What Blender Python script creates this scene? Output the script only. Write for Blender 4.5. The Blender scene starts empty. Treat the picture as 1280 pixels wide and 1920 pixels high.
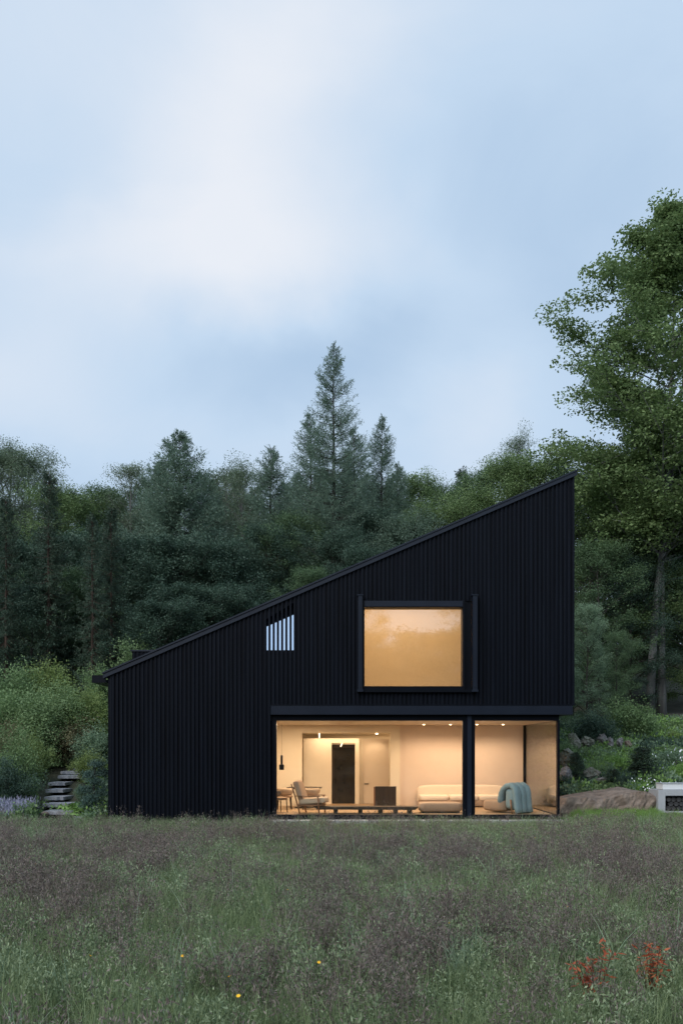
import bpy, bmesh, math, random
import numpy as np
from mathutils import Vector, Matrix, noise as mnoise
R = math.radians
scene = bpy.context.scene
COL = scene.collection

# ------------------------------------------------------------------ camera
F = 1632.0                      # focal length in photo pixels
CX, HY, CZ = 640.0, 1410.0, 1.75
cam_d = bpy.data.cameras.new('camera')
cam_d.sensor_fit = 'VERTICAL'; cam_d.sensor_height = 36.0
cam_d.lens = F / 1920.0 * 36.0
cam_d.shift_y = (HY - 960.0) / 1920.0
cam_d.clip_start = 0.1; cam_d.clip_end = 2000
cam = bpy.data.objects.new('camera', cam_d); COL.objects.link(cam)
cam.location = (0, 0, CZ); cam.rotation_euler = (R(90), 0, 0)
scene.camera = cam

def W(px, py, Y):
    return Vector(((px - CX) * Y / F, Y, CZ + (HY - py) * Y / F))
def WX(px, Y): return (px - CX) * Y / F
def WZ(py, Y): return CZ + (HY - py) * Y / F

# ------------------------------------------------------------------ world
SUN_EL, SUN_AZ = R(38), R(215)
world = bpy.data.worlds.new('World'); scene.world = world
world.use_nodes = True
nt = world.node_tree; nt.nodes.clear()
def wn(t, **kw):
    n = nt.nodes.new(t)
    for k, v in kw.items(): setattr(n, k, v)
    return n
def wl(a, b): nt.links.new(a, b)
w_out = wn('ShaderNodeOutputWorld'); w_bg = wn('ShaderNodeBackground'); wl(w_bg.outputs[0], w_out.inputs[0])
w_bg.inputs['Strength'].default_value = 0.1
w_sky = wn('ShaderNodeTexSky', sky_type='NISHITA', sun_disc=False, sun_elevation=SUN_EL, sun_rotation=SUN_AZ)
w_tc = wn('ShaderNodeTexCoord')
w_nz = wn('ShaderNodeTexNoise'); w_nz.inputs['Scale'].default_value = 2.6; w_nz.inputs['Detail'].default_value = 6; w_nz.inputs['Roughness'].default_value = 0.5
wl(w_tc.outputs['Generated'], w_nz.inputs['Vector'])
w_off = wn('ShaderNodeVectorMath', operation='SUBTRACT'); w_off.inputs[1].default_value = (.5, .5, .5); wl(w_nz.outputs['Color'], w_off.inputs[0])
w_sc = wn('ShaderNodeVectorMath', operation='SCALE'); w_sc.inputs['Scale'].default_value = 0.26; wl(w_off.outputs[0], w_sc.inputs[0])
w_dir = wn('ShaderNodeVectorMath', operation='ADD'); wl(w_tc.outputs['Generated'], w_dir.inputs[0]); wl(w_sc.outputs[0], w_dir.inputs[1])
def wmath(op, a, b=None, clamp=False):
    n = wn('ShaderNodeMath', operation=op, use_clamp=clamp)
    for i, v in enumerate((a, b)):
        if v is None: continue
        if isinstance(v, (int, float)): n.inputs[i].default_value = v
        else: wl(v, n.inputs[i])
    return n.outputs[0]
def blob(px, py, rx, ry, amp):
    d = Vector(((px - CX) / F, 1, (HY - py) / F)); L = d.length; d.normalize()
    s = wn('ShaderNodeVectorMath', operation='SUBTRACT'); wl(w_dir.outputs[0], s.inputs[0]); s.inputs[1].default_value = d
    m = wn('ShaderNodeVectorMath', operation='MULTIPLY'); wl(s.outputs[0], m.inputs[0]); m.inputs[1].default_value = (F * L / rx, 1.2, F * L / ry)
    l = wn('ShaderNodeVectorMath', operation='DOT_PRODUCT'); wl(m.outputs[0], l.inputs[0]); wl(m.outputs[0], l.inputs[1])
    e = wmath('EXPONENT', wmath('MULTIPLY', l.outputs['Value'], -0.7))
    return wmath('MULTIPLY', e, amp)
acc = None
for b in [(620, 0, 170, 150, .33), (480, 210, 160, 170, .48), (540, 480, 270, 95, .48), (210, 450, 170, 70, .30), (880, 760, 110, 100, .30),
          (60, 660, 240, 90, .32), (40, 60, 240, 170, .26), (640, 590, 260, 60, .16), (1100, 60, 300, 150, .16), (330, 830, 300, 60, .12),
          (560, 700, 250, 60, -.34), (1000, 420, 240, 220, -.24), (90, 300, 150, 110, -.12), (200, 860, 260, 60, -.12)]:
    v = blob(*b); acc = v if acc is None else wmath('ADD', acc, v)
w_nz2 = wn('ShaderNodeTexNoise'); w_nz2.inputs['Scale'].default_value = 4.0; w_nz2.inputs['Detail'].default_value = 7; w_nz2.inputs['Roughness'].default_value = .55; w_nz2.inputs['Distortion'].default_value = .6
w_mp = wn('ShaderNodeMapping'); w_mp.inputs['Rotation'].default_value = (0, R(28), 0); w_mp.inputs['Scale'].default_value = (.75, 1, 1.7)
wl(w_tc.outputs['Generated'], w_mp.inputs['Vector']); wl(w_mp.outputs[0], w_nz2.inputs['Vector'])
acc = wmath('ADD', acc, wmath('MULTIPLY', wmath('SUBTRACT', w_nz2.outputs['Fac'], .5), .48))
acc = wmath('ADD', acc, .31, True)
w_ramp = wn('ShaderNodeValToRGB')
cr = w_ramp.color_ramp
cr.elements[0].position = 0.0; cr.elements[0].color = (.445, .605, .81, 1)
cr.elements[1].position = 1.0; cr.elements[1].color = (.86, .90, .97, 1)
e = cr.elements.new(.35); e.color = (.58, .73, .91, 1)
wl(acc, w_ramp.inputs[0])
w_cl = wn('ShaderNodeVectorMath', operation='SCALE'); w_cl.inputs['Scale'].default_value = 10.0; wl(w_ramp.outputs[0], w_cl.inputs[0])
w_mix = wn('ShaderNodeMix', data_type='RGBA'); w_mix.inputs[0].default_value = 0.94
wl(w_sky.outputs[0], w_mix.inputs[6]); wl(w_cl.outputs[0], w_mix.inputs[7]); wl(w_mix.outputs[2], w_bg.inputs['Color'])

sun_d = bpy.data.lights.new('sun', 'SUN'); sun_d.energy = 2.2; sun_d.angle = R(45); sun_d.color = (1, .95, .9)
sun = bpy.data.objects.new('sun', sun_d); COL.objects.link(sun)
sun.rotation_euler = (R(90) - SUN_EL, 0, R(180) - SUN_AZ)
scene.view_settings.view_transform = 'Standard'; scene.view_settings.look = 'None'
scene.view_settings.exposure = 0.0; scene.view_settings.gamma = 1.0
scene.cycles.max_bounces = 8; scene.cycles.transparent_max_bounces = 12
scene.cycles.sample_clamp_indirect = 4.0

# ------------------------------------------------------------------ materials
def mat(name, col, rough=.6, metal=0, spec=.5, var=None, vscale=4, bump=0, bscale=30, stretch=(1, 1, 1), coat=0):
    m = bpy.data.materials.new(name); m.use_nodes = True
    t = m.node_tree; p = t.nodes['Principled BSDF']
    p.inputs['Base Color'].default_value = (*col, 1); p.inputs['Roughness'].default_value = rough
    p.inputs['Metallic'].default_value = metal; p.inputs['Specular IOR Level'].default_value = spec
    if coat: p.inputs['Coat Weight'].default_value = coat
    if var or bump:
        tc = t.nodes.new('ShaderNodeTexCoord'); mp = t.nodes.new('ShaderNodeMapping'); mp.inputs['Scale'].default_value = stretch
        t.links.new(tc.outputs['Object'], mp.inputs['Vector'])
    if var:
        n = t.nodes.new('ShaderNodeTexNoise'); n.inputs['Scale'].default_value = vscale; n.inputs['Detail'].default_value = 6; n.inputs['Roughness'].default_value = .62
        t.links.new(mp.outputs[0], n.inputs['Vector'])
        r = t.nodes.new('ShaderNodeValToRGB'); r.color_ramp.elements[0].position = .32; r.color_ramp.elements[1].position = .68
        r.color_ramp.elements[0].color = (*col, 1); r.color_ramp.elements[1].color = (*var, 1)
        t.links.new(n.outputs['Fac'], r.inputs[0]); t.links.new(r.outputs[0], p.inputs['Base Color'])
    if bump:
        n = t.nodes.new('ShaderNodeTexNoise'); n.inputs['Scale'].default_value = bscale; n.inputs['Detail'].default_value = 8
        t.links.new(mp.outputs[0], n.inputs['Vector'])
        b = t.nodes.new('ShaderNodeBump'); b.inputs['Strength'].default_value = bump; b.inputs['Distance'].default_value = .02
        t.links.new(n.outputs['Fac'], b.inputs['Height']); t.links.new(b.outputs[0], p.inputs['Normal'])
    return m

def leafmat(name, a, b, rough=.55, trans=.25, spec=.35, k=2.15):
    """two natural greens mixed by the per-leaf tint, a little light passing through"""
    a = [c * k for c in a]; b = [c * k for c in b]
    m = bpy.data.materials.new(name); m.use_nodes = True
    t = m.node_tree; p = t.nodes['Principled BSDF']; out = t.nodes['Material Output']
    at = t.nodes.new('ShaderNodeAttribute'); at.attribute_name = 'tint'
    oi = t.nodes.new('ShaderNodeObjectInfo')
    mx = t.nodes.new('ShaderNodeMix'); mx.data_type = 'RGBA'
    ad = t.nodes.new('ShaderNodeMath'); ad.operation = 'MULTIPLY_ADD'; ad.inputs[1].default_value = .3; ad.use_clamp = True
    sb = t.nodes.new('ShaderNodeMath'); sb.operation = 'ADD'; sb.inputs[1].default_value = -.15
    t.links.new(at.outputs['Fac'], sb.inputs[0])
    t.links.new(oi.outputs['Random'], ad.inputs[0]); t.links.new(sb.outputs[0], ad.inputs[2])
    t.links.new(ad.outputs[0], mx.inputs[0]); mx.inputs[6].default_value = (*a, 1); mx.inputs[7].default_value = (*b, 1)
    t.links.new(mx.outputs[2], p.inputs['Base Color'])
    p.inputs['Roughness'].default_value = rough; p.inputs['Specular IOR Level'].default_value = spec
    tr = t.nodes.new('ShaderNodeBsdfTranslucent'); t.links.new(mx.outputs[2], tr.inputs['Color'])
    ms = t.nodes.new('ShaderNodeMixShader'); ms.inputs[0].default_value = trans
    t.links.new(p.outputs[0], ms.inputs[1]); t.links.new(tr.outputs[0], ms.inputs[2]); t.links.new(ms.outputs[0], out.inputs['Surface'])
    return m

def emit(name, col, s):
    m = bpy.data.materials.new(name); m.use_nodes = True
    p = m.node_tree.nodes['Principled BSDF']
    p.inputs['Base Color'].default_value = (*col, 1)
    p.inputs['Emission Color'].default_value = (*col, 1); p.inputs['Emission Strength'].default_value = s
    return m

def glassmat(name, r0=.045, tint=(.97, .985, .98)):
    m = bpy.data.materials.new(name); m.use_nodes = True
    t = m.node_tree; t.nodes.clear()
    o = t.nodes.new('ShaderNodeOutputMaterial'); g = t.nodes.new('ShaderNodeNewGeometry')
    d = t.nodes.new('ShaderNodeVectorMath'); d.operation = 'DOT_PRODUCT'
    t.links.new(g.outputs['Normal'], d.inputs[0]); t.links.new(g.outputs['Incoming'], d.inputs[1])
    def mm(op, a, b):
        n = t.nodes.new('ShaderNodeMath'); n.operation = op
        for i, v in enumerate((a, b)):
            if v is None: continue
            if isinstance(v, (int, float)): n.inputs[i].default_value = v
            else: t.links.new(v, n.inputs[i])
        return n.outputs[0]
    c = mm('ABSOLUTE', d.outputs['Value'], None)
    f = mm('POWER', mm('SUBTRACT', 1.0, c), 5.0)
    f = mm('ADD', mm('MULTIPLY', f, 1 - r0), r0)
    gl = t.nodes.new('ShaderNodeBsdfGlossy'); gl.inputs['Roughness'].default_value = 0.0
    tr = t.nodes.new('ShaderNodeBsdfTransparent'); tr.inputs[0].default_value = (*tint, 1)
    ms = t.nodes.new('ShaderNodeMixShader')
    t.links.new(f, ms.inputs[0]); t.links.new(tr.outputs[0], ms.inputs[1]); t.links.new(gl.outputs[0], ms.inputs[2]); t.links.new(ms.outputs[0], o.inputs[0])
    return m

M = {}
M['cladding'] = mat('black_timber', (.0008, .0014, .0034), .5, 0, .10, var=(.0034, .0054, .0110), vscale=3, stretch=(2.6, 2.6, .10), bump=.15, bscale=14)
M['black_metal'] = mat('black_metal', (.002, .003, .006), .4, 0, .15, var=(.003, .0045, .009), vscale=2)
M['steel'] = mat('blue_black_steel', (.006, .010, .020), .42, 0, .28, var=(.009, .014, .026), vscale=2)
M['roof'] = mat('dark_roof_sheet', (.009, .013, .024), .38, 0, .35, var=(.013, .019, .032), vscale=1.5)
M['concrete'] = mat('pale_concrete', (.36, .38, .41), .8, var=(.43, .45, .48), vscale=3, bump=.2, bscale=30)
M['white'] = mat('white_paint', (.72, .74, .76), .5)
M['plaster'] = mat('warm_plaster', (.74, .66, .53), .8, var=(.78, .70, .57), vscale=1.2)
M['plaster_pink'] = mat('sand_plaster', (.70, .58, .49), .85, var=(.75, .63, .54), vscale=.9)
M['ceiling'] = mat('ceiling_paint', (.52, .44, .34), .45)
M['floor'] = mat('oak_floor', (.30, .20, .12), .45, var=(.36, .25, .15), vscale=2, stretch=(1, 8, 1))
M['door'] = mat('door_paint', (.70, .60, .48), .6)
M['darkdoor'] = mat('black_stone_panel', (.012, .011, .010), .22, var=(.03, .026, .02), vscale=4)
M['dark_wood'] = mat('dark_wood', (.018, .012, .008), .5, var=(.035, .022, .013), vscale=5, stretch=(1, 1, .3))
M['mid_wood'] = mat('mid_wood', (.16, .075, .035), .5, var=(.22, .11, .05), vscale=6, stretch=(1, 1, .3))
M['beige_fabric'] = mat('beige_fabric', (.42, .32, .23), .95, var=(.47, .37, .27), vscale=30, bump=.2, bscale=120)
M['tan_fabric'] = mat('tan_fabric', (.32, .22, .15), .95, var=(.37, .26, .18), vscale=30, bump=.2, bscale=120)
M['cream_fabric'] = mat('cream_fabric', (.72, .60, .48), .95, var=(.76, .65, .53), vscale=20, bump=.2, bscale=120)
M['blue_fabric'] = mat('blue_grey_fabric', (.17, .25, .28), .9, var=(.20, .285, .31), vscale=24, bump=.2, bscale=120)
M['glass'] = glassmat('window_glass', .042)
M['coated'] = glassmat('coated_window_glass', .20)
M['side_glass'] = glassmat('mirror_tinted_side_glass', .34)
M['lamp_warm'] = emit('warm_lamp', (1, .72, .42), 14)
M['lit_cool'] = emit('cool_lit_pane', (.50, .70, 1.0), .80)
M['stone'] = mat('grey_stone', (.15, .145, .15), .9, var=(.27, .265, .27), vscale=5, bump=.6, bscale=12)
M['stone_brown'] = mat('brown_stone', (.12, .09, .072), .95, var=(.30, .24, .20), vscale=4.5, bump=1.0, bscale=9)
M['stone_moss'] = mat('mossy_stone', (.10, .12, .08), .9, var=(.24, .225, .20), vscale=4, bump=.6, bscale=10)
M['step'] = mat('stone_slab', (.25, .26, .29), .85, var=(.40, .42, .46), vscale=4, bump=.4, bscale=14)
M['soil'] = mat('meadow_soil', (.03, .034, .018), 1, var=(.055, .055, .035), vscale=2.2, bump=.5, bscale=8)
M['bark'] = mat('dark_bark', (.028, .024, .021), .95, var=(.055, .048, .043), vscale=5, stretch=(3, 3, .4), bump=.6, bscale=12)
M['bark_grey'] = mat('grey_bark', (.085, .084, .08), .9, var=(.24, .24, .235), vscale=1.6, stretch=(2.5, 2.5, .22), bump=.3, bscale=9)
M['bark_brown'] = mat('reddish_bark', (.055, .035, .027), .95, var=(.085, .055, .042), vscale=5, stretch=(3, 3, .4), bump=.6, bscale=12)
M['larch'] = leafmat('larch_needles', (.055, .085, .060), (.092, .130, .098), trans=.35, k=2.35)
M['spruce'] = leafmat('spruce_needles', (.022, .040, .026), (.045, .072, .048), trans=.12, k=1.75)
M['broad_dark'] = leafmat('dark_leaves', (.018, .036, .027), (.045, .074, .050))
M['broad_olive'] = leafmat('olive_leaves', (.050, .082, .032), (.105, .148, .060))
M['broad_mid'] = leafmat('green_leaves', (.038, .068, .034), (.075, .115, .056))
M['broad_light'] = leafmat('light_green_leaves', (.070, .105, .045), (.105, .155, .07))
M['birch'] = leafmat('birch_leaves', (.075, .105, .070), (.12, .155, .10), trans=.3, k=1.9)
M['beech'] = leafmat('beech_leaves', (.042, .068, .026), (.098, .135, .055), trans=.35, k=2.6)
M['shrub'] = leafmat('shrub_leaves', (.058, .095, .040), (.115, .170, .075))
M['shrub_blue'] = leafmat('blue_green_leaves', (.060, .095, .058), (.125, .180, .115))
M['shrub_yellow'] = leafmat('yellow_green_leaves', (.068, .098, .030), (.125, .165, .055))
M['shrub_brown'] = leafmat('brownish_leaves', (.06, .052, .028), (.10, .095, .05))
M['bright_green'] = leafmat('fresh_green_leaves', (.07, .13, .03), (.13, .21, .06))
M['pine'] = leafmat('pine_needles', (.020, .040, .036), (.040, .070, .058), trans=.1)
M['lavender'] = leafmat('lavender_spikes', (.12, .13, .17), (.20, .20, .28))
M['grass'] = leafmat('meadow_green', (.055, .088, .036), (.19, .238, .122), trans=.25, k=1.6)
M['blade'] = leafmat('pale_blades', (.13, .19, .12), (.22, .29, .20), trans=.25, k=1.5)
M['dry'] = leafmat('dry_seed_stalks', (.058, .045, .040), (.185, .155, .138), trans=.2, k=1.55)
M['herb'] = leafmat('herb_leaves', (.055, .085, .036), (.22, .27, .165), trans=.25, k=1.7)
M['red_leaf'] = leafmat('red_leaves', (.30, .062, .030), (.55, .165, .07), trans=.3, k=1.0)
M['white_fl'] = leafmat('white_petals', (.5, .52, .55), (.6, .62, .66))
M['yellow_fl'] = leafmat('yellow_petals', (.6, .36, .02), (.75, .5, .06))
M['log'] = mat('cut_logs', (.018, .018, .02), .9, var=(.07, .07, .075), vscale=8)

# ------------------------------------------------------------------ mesh helpers
class MB:
    def __init__(s): s.v = []; s.f = []
    def add(s, vs, fs):
        o = len(s.v); s.v += [tuple(v) for v in vs]; s.f += [tuple(i + o for i in f) for f in fs]
    def box(s, x0, x1, y0, y1, z0, z1):
        s.add([(x0, y0, z0), (x1, y0, z0), (x1, y1, z0), (x0, y1, z0), (x0, y0, z1), (x1, y0, z1), (x1, y1, z1), (x0, y1, z1)],
              [(3, 2, 1, 0), (4, 5, 6, 7), (0, 1, 5, 4), (1, 2, 6, 5), (2, 3, 7, 6), (3, 0, 4, 7)])
        return s
    def prism(s, poly, y0, y1):
        """poly in (x, z), extruded along y"""
        n = len(poly)
        s.add([(x, y0, z) for x, z in poly] + [(x, y1, z) for x, z in poly],
              [tuple(range(n)), tuple(range(2 * n - 1, n - 1, -1))] + [(i, i + n, (i + 1) % n + n, (i + 1) % n) for i in range(n)])
        return s
    def tube(s, pts, rad, n=6, cap=True):
        pts = [Vector(p) for p in pts]; rings = []
        for i, p in enumerate(pts):
            a = pts[max(i - 1, 0)]; b = pts[min(i + 1, len(pts) - 1)]
            t = (b - a).normalized() if (b - a).length > 1e-9 else Vector((0, 0, 1))
            u = t.cross(Vector((0, 1, 0)) if abs(t.y) < .9 else Vector((1, 0, 0))).normalized(); w = t.cross(u)
            r = rad[i] if hasattr(rad, '__len__') else rad
            rings.append([p + u * (math.cos(6.28318 * k / n) * r) + w * (math.sin(6.28318 * k / n) * r) for k in range(n)])
        vs = [v for r in rings for v in r]; fs = []
        for i in range(len(pts) - 1):
            for k in range(n):
                fs.append((i * n + k, i * n + (k + 1) % n, (i + 1) * n + (k + 1) % n, (i + 1) * n + k))
        if cap: fs += [tuple(range(n - 1, -1, -1)), tuple(range((len(pts) - 1) * n, len(pts) * n))]
        s.add(vs, fs); return s
    def lathe(s, prof, c=(0, 0, 0), n=20):
        vs = []; fs = []; m = len(prof)
        for r, z in prof:
            for k in range(n): vs.append((c[0] + r * math.cos(6.28318 * k / n), c[1] + r * math.sin(6.28318 * k / n), c[2] + z))
        for i in range(m - 1):
            for k in range(n): fs.append((i * n + k, i * n + (k + 1) % n, (i + 1) * n + (k + 1) % n, (i + 1) * n + k))
        fs += [tuple(range(n - 1, -1, -1)), tuple(range((m - 1) * n, m * n))]
        s.add(vs, fs); return s
    def cushion(s, c, size, e=.35, nu=24, nv=14, rot=None):
        """superellipsoid"""
        sp = lambda a, p: math.copysign(abs(a) ** p, a)
        vs = []; fs = []
        for j in range(nv + 1):
            la = -math.pi / 2 + math.pi * j / nv
            for i in range(nu):
                lo = 2 * math.pi * i / nu
                v = Vector((size[0] / 2 * sp(math.cos(la), e) * sp(math.cos(lo), e), size[1] / 2 * sp(math.cos(la), e) * sp(math.sin(lo), e), size[2] / 2 * sp(math.sin(la), e)))
                if rot: v = rot @ v
                vs.append(v + Vector(c))
        for j in range(nv):
            for i in range(nu): fs.append((j * nu + i, j * nu + (i + 1) % nu, (j + 1) * nu + (i + 1) % nu, (j + 1) * nu + i))
        s.add(vs, fs); return s
    def build(s, name, m, parent=None, smooth=False, bevel=0, loc=None):
        me = bpy.data.meshes.new(name); me.from_pydata(s.v, [], s.f)
        bm = bmesh.new(); bm.from_mesh(me); bmesh.ops.remove_doubles(bm, verts=bm.verts, dist=1e-5); bmesh.ops.recalc_face_normals(bm, faces=bm.faces)
        if bevel: bmesh.ops.bevel(bm, geom=list(bm.edges), offset=bevel, segments=2, affect='EDGES', clamp_overlap=True)
        bm.to_mesh(me); bm.free()
        me.materials.append(m)
        if smooth: me.polygons.foreach_set('use_smooth', [True] * len(me.polygons))
        return link(name, me, parent, loc)
def link(name, me, parent=None, loc=None):
    o = bpy.data.objects.new(name, me); COL.objects.link(o)
    if parent: o.parent = parent
    if loc: o.location = loc
    return o
def tag(o, label, cat, group=None, kind=None):
    if label: o['label'] = label
    if cat: o['category'] = cat
    if group: o['group'] = group
    if kind: o['kind'] = kind
    return o
def thing(name, label, cat, loc=(0, 0, 0), rz=0, group=None):
    o = bpy.data.objects.new(name, None); COL.objects.link(o); o.empty_display_size = .2
    o.location = loc; o.rotation_euler = (0, 0, rz)
    return tag(o, label, cat, group)
def dup(root, loc, rz=0, sc=(1, 1, 1), label=None, group=None, mat_over=None):
    r = root.copy(); COL.objects.link(r); r.location = loc; r.rotation_euler = (0, 0, rz); r.scale = sc
    if label: r['label'] = label
    if group: r['group'] = group
    for ch in list(root.children):
        c = ch.copy(); COL.objects.link(c); c.parent = r
        if mat_over and ch.name.split('.')[0] in mat_over:
            c.material_slots[0].link = 'OBJECT'; c.material_slots[0].material = mat_over[ch.name.split('.')[0]]
        for g in ch.children:
            d = g.copy(); COL.objects.link(d); d.parent = c
    return r

def norm(a): return a / np.maximum(np.linalg.norm(a, axis=1, keepdims=True), 1e-9)
def leafmesh(name, P, D, N, L, Wd, tint, m, strip=False):
    """n small rhombic leaves as one mesh with a tint per leaf"""
    n = len(P); D = norm(D); S = norm(np.cross(D, N)); L = np.broadcast_to(L, (n,))[:, None]; Wd = np.broadcast_to(Wd, (n,))[:, None]
    V = np.empty((n, 4, 3)); V[:, 0] = P; V[:, 1] = P + D * L * .45 + S * Wd * .5; V[:, 2] = P + D * L; V[:, 3] = P + D * L * .45 - S * Wd * .5
    return quadmesh(name, V.reshape(-1, 3), np.arange(4 * n).reshape(-1, 4), tint, m)
def quadmesh(name, V, Fc, tint, m):
    me = bpy.data.meshes.new(name); nf = len(Fc)
    me.vertices.add(len(V)); me.vertices.foreach_set('co', np.asarray(V, np.float32).ravel())
    me.loops.add(nf * 4); me.loops.foreach_set('vertex_index', np.asarray(Fc, np.int32).ravel())
    me.polygons.add(nf); me.polygons.foreach_set('loop_start', np.arange(0, nf * 4, 4, dtype=np.int32))
    me.update(calc_edges=True)
    a = me.attributes.new('tint', 'FLOAT', 'FACE'); a.data.foreach_set('value', np.clip(tint, 0, 1).astype(np.float32))
    me.materials.append(m); return me

def vnoise(x, y, seed=0):
    x = np.asarray(x, float); y = np.asarray(y, float)
    xi = np.floor(x).astype(int); yi = np.floor(y).astype(int); fx = x - xi; fy = y - yi
    fx = fx * fx * (3 - 2 * fx); fy = fy * fy * (3 - 2 * fy)
    def h(a, b):
        k = (a * 374761393 + b * 668265263 + seed * 974711) & 0x7fffffff
        k = ((k ^ (k >> 13)) * 1274126177) & 0x7fffffff
        return ((k ^ (k >> 16)) & 0xffff) / 65535.0
    return (h(xi, yi) * (1 - fx) + h(xi + 1, yi) * fx) * (1 - fy) + (h(xi, yi + 1) * (1 - fx) + h(xi + 1, yi + 1) * fx) * fy
def fbm(x, y, seed=0): return .55 * vnoise(x, y, seed) + .3 * vnoise(x * 2.1, y * 2.1, seed + 7) + .15 * vnoise(x * 4.3, y * 4.3, seed + 13)

# ------------------------------------------------------------------ terrain
BY = [-200, 0, 12, 22, 24.2, 26, 29, 31, 33, 36, 45, 60, 90, 400]
BZ = [-.55, -.5, -.5, -.42, -.25, .12, .85, 1.3, 1.85, 2.55, 4.2, 7.5, 13, 30]
def ground_z(x, y):
    x = np.asarray(x, float); y = np.asarray(y, float)
    z = np.interp(y, BY, BZ)
    inside = (np.clip((6.9 - np.abs(x)) / .45, 0, 1)) * (np.clip((34.2 - y) / .8, 0, 1)) * np.clip((y - 23.0) / 1.0, 0, 1)
    z = z * (1 - inside) + np.minimum(z, -.32) * inside
    pxx = x / np.maximum(y, 1) * F + CX
    cor = np.clip((pxx - 66) / 12, 0, 1) * np.clip((172 - pxx) / 12, 0, 1) * np.clip((y - 24.4) / .5, 0, 1) * np.clip((32.2 - y) / .6, 0, 1)
    z = z - .22 * cor
    z = z + .10 * (fbm(x * .5, y * .5, 3) - .5) * np.clip((23.6 - y) / 2, 0.0, 1) + .5 * (fbm(x * .25, y * .25, 5) - .5) * np.clip((y - 32) / 8, 0, 1)
    return z
def gz(x, y): return float(ground_z(x, y))
xs = np.concatenate([np.linspace(-260, -30, 24), np.linspace(-28, 28, 150), np.linspace(30, 260, 24)])
ys = np.concatenate([np.linspace(-200, 0, 16), np.linspace(1, 50, 160), np.linspace(52, 120, 30), np.linspace(130, 400, 14)])
GX, GY = np.meshgrid(xs, ys); nx, ny = len(xs), len(ys)
V = np.stack([GX, GY, ground_z(GX, GY)], -1).reshape(-1, 3)
ii, jj = np.meshgrid(np.arange(nx - 1), np.arange(ny - 1)); q = (jj * nx + ii).ravel()
Fc = np.stack([q, q + 1, q + 1 + nx, q + nx], 1)
gm = quadmesh('ground', V, Fc, np.zeros(len(Fc)), M['soil']); gm.polygons.foreach_set('use_smooth', [True] * len(gm.polygons))
tag(link('ground', gm), None, None, None, 'structure')

# ------------------------------------------------------------------ the house
FY = 24.0                                            # facade plane, 68 photo pixels to the metre
hx = lambda px: (px - CX) / 68.0
hz = lambda py: CZ + (HY - py) / 68.0
XL, XR = hx(203), hx(1076)
roof_z = lambda x: hz(1262) + (x - hx(195)) * ((hz(882) - hz(1262)) / (hx(1080) - hx(195)))   # top of the roof edge
wall_top = lambda x: roof_z(x) - .13
house = thing('house', 'black timber house with one steep sloping roof and lit glass ground floor', 'house', (0, FY, -.3))
HOFF = Vector((0, -FY, .3))
def part(mb, name, m, parent=None, **kw):
    o = mb.build(name, m, parent or house, **kw)
    if (parent or house) is house: o.location = HOFF
    return o
P_ = .1162
OPEN = [(hx(508), XR + 1, -5, hz(1322)), (hx(678.5), hx(884), hz(1297), hz(1127))]
slx0, slx1, slz0 = hx(499.5), hx(554), hz(1219)
sl_top = lambda x: hz(1161) + (x - hx(499)) * (hz(1129) - hz(1161)) / (hx(552) - hx(499))
ribs = MB(); back = MB()
i0 = round((XR - XL) / P_)
x_start = slx0 - P_ * math.ceil((slx0 - XL) / P_)
k = 0
while True:
    xa = x_start + k * P_; k += 1
    if xa >= XR: break
    xb = min(xa + P_, XR); xa = max(xa, XL)
    if xb - xa < .01: continue
    xc = (xa + xb) / 2
    segs = [(-.35, None)]
    for (o0, o1, z0, z1) in OPEN:
        if o0 < xc < o1:
            ns = []
            for a, b in segs:
                bb = 99 if b is None else b
                if z0 > a: ns.append((a, min(z0, bb)))
                if z1 < bb: ns.append((max(z1, a), b))
            segs = ns
    inslot = slx0 - .01 < xc < slx1
    for a, b in segs:
        top = (lambda x: wall_top(x)) if b is None else (lambda x, b=b: b)
        pieces = [(a, top)]
        if inslot and b is None:
            pieces = [(a, lambda x: slz0), (None, top)]
        for lo, tp in pieces:
            l0 = (sl_top(xa), sl_top(xb)) if lo is None else (lo, lo)
            back.add([(xa, FY, l0[0]), (xb, FY, l0[1]), (xb, FY, tp(xb)), (xa, FY, tp(xa)), (xa, FY + .28, l0[0]), (xb, FY + .28, l0[1]), (xb, FY + .28, tp(xb)), (xa, FY + .28, tp(xa))],
                     [(0, 1, 2, 3), (7, 6, 5, 4), (0, 4, 5, 1), (3, 2, 6, 7)])
        # the batten: a chamfered strip standing proud of the board
        ra, rb = xa + .050, min(xa + P_ - .002, XR)
        if rb - ra > .03:
            d = .034 + .004 * math.sin(k * 12.9); c = .012
            pr = [(ra, FY - .001), (ra + c * .3, FY - d + .006), (ra + c, FY - d), (rb - c, FY - d), (rb - c * .3, FY - d + .006), (rb, FY - .001)]
            if inslot: pr = [(ra, FY + .06)] + pr[1:5] + [(rb, FY + .06)]
            n = len(pr)
            ribs.add([(x, y, a) for x, y in pr] + [(x, y, top(x) - .0) for x, y in pr], [tuple(range(n)), tuple(range(2 * n - 1, n - 1, -1))] + [(i, (i + 1) % n, (i + 1) % n + n, i + n) for i in range(n)])
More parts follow.
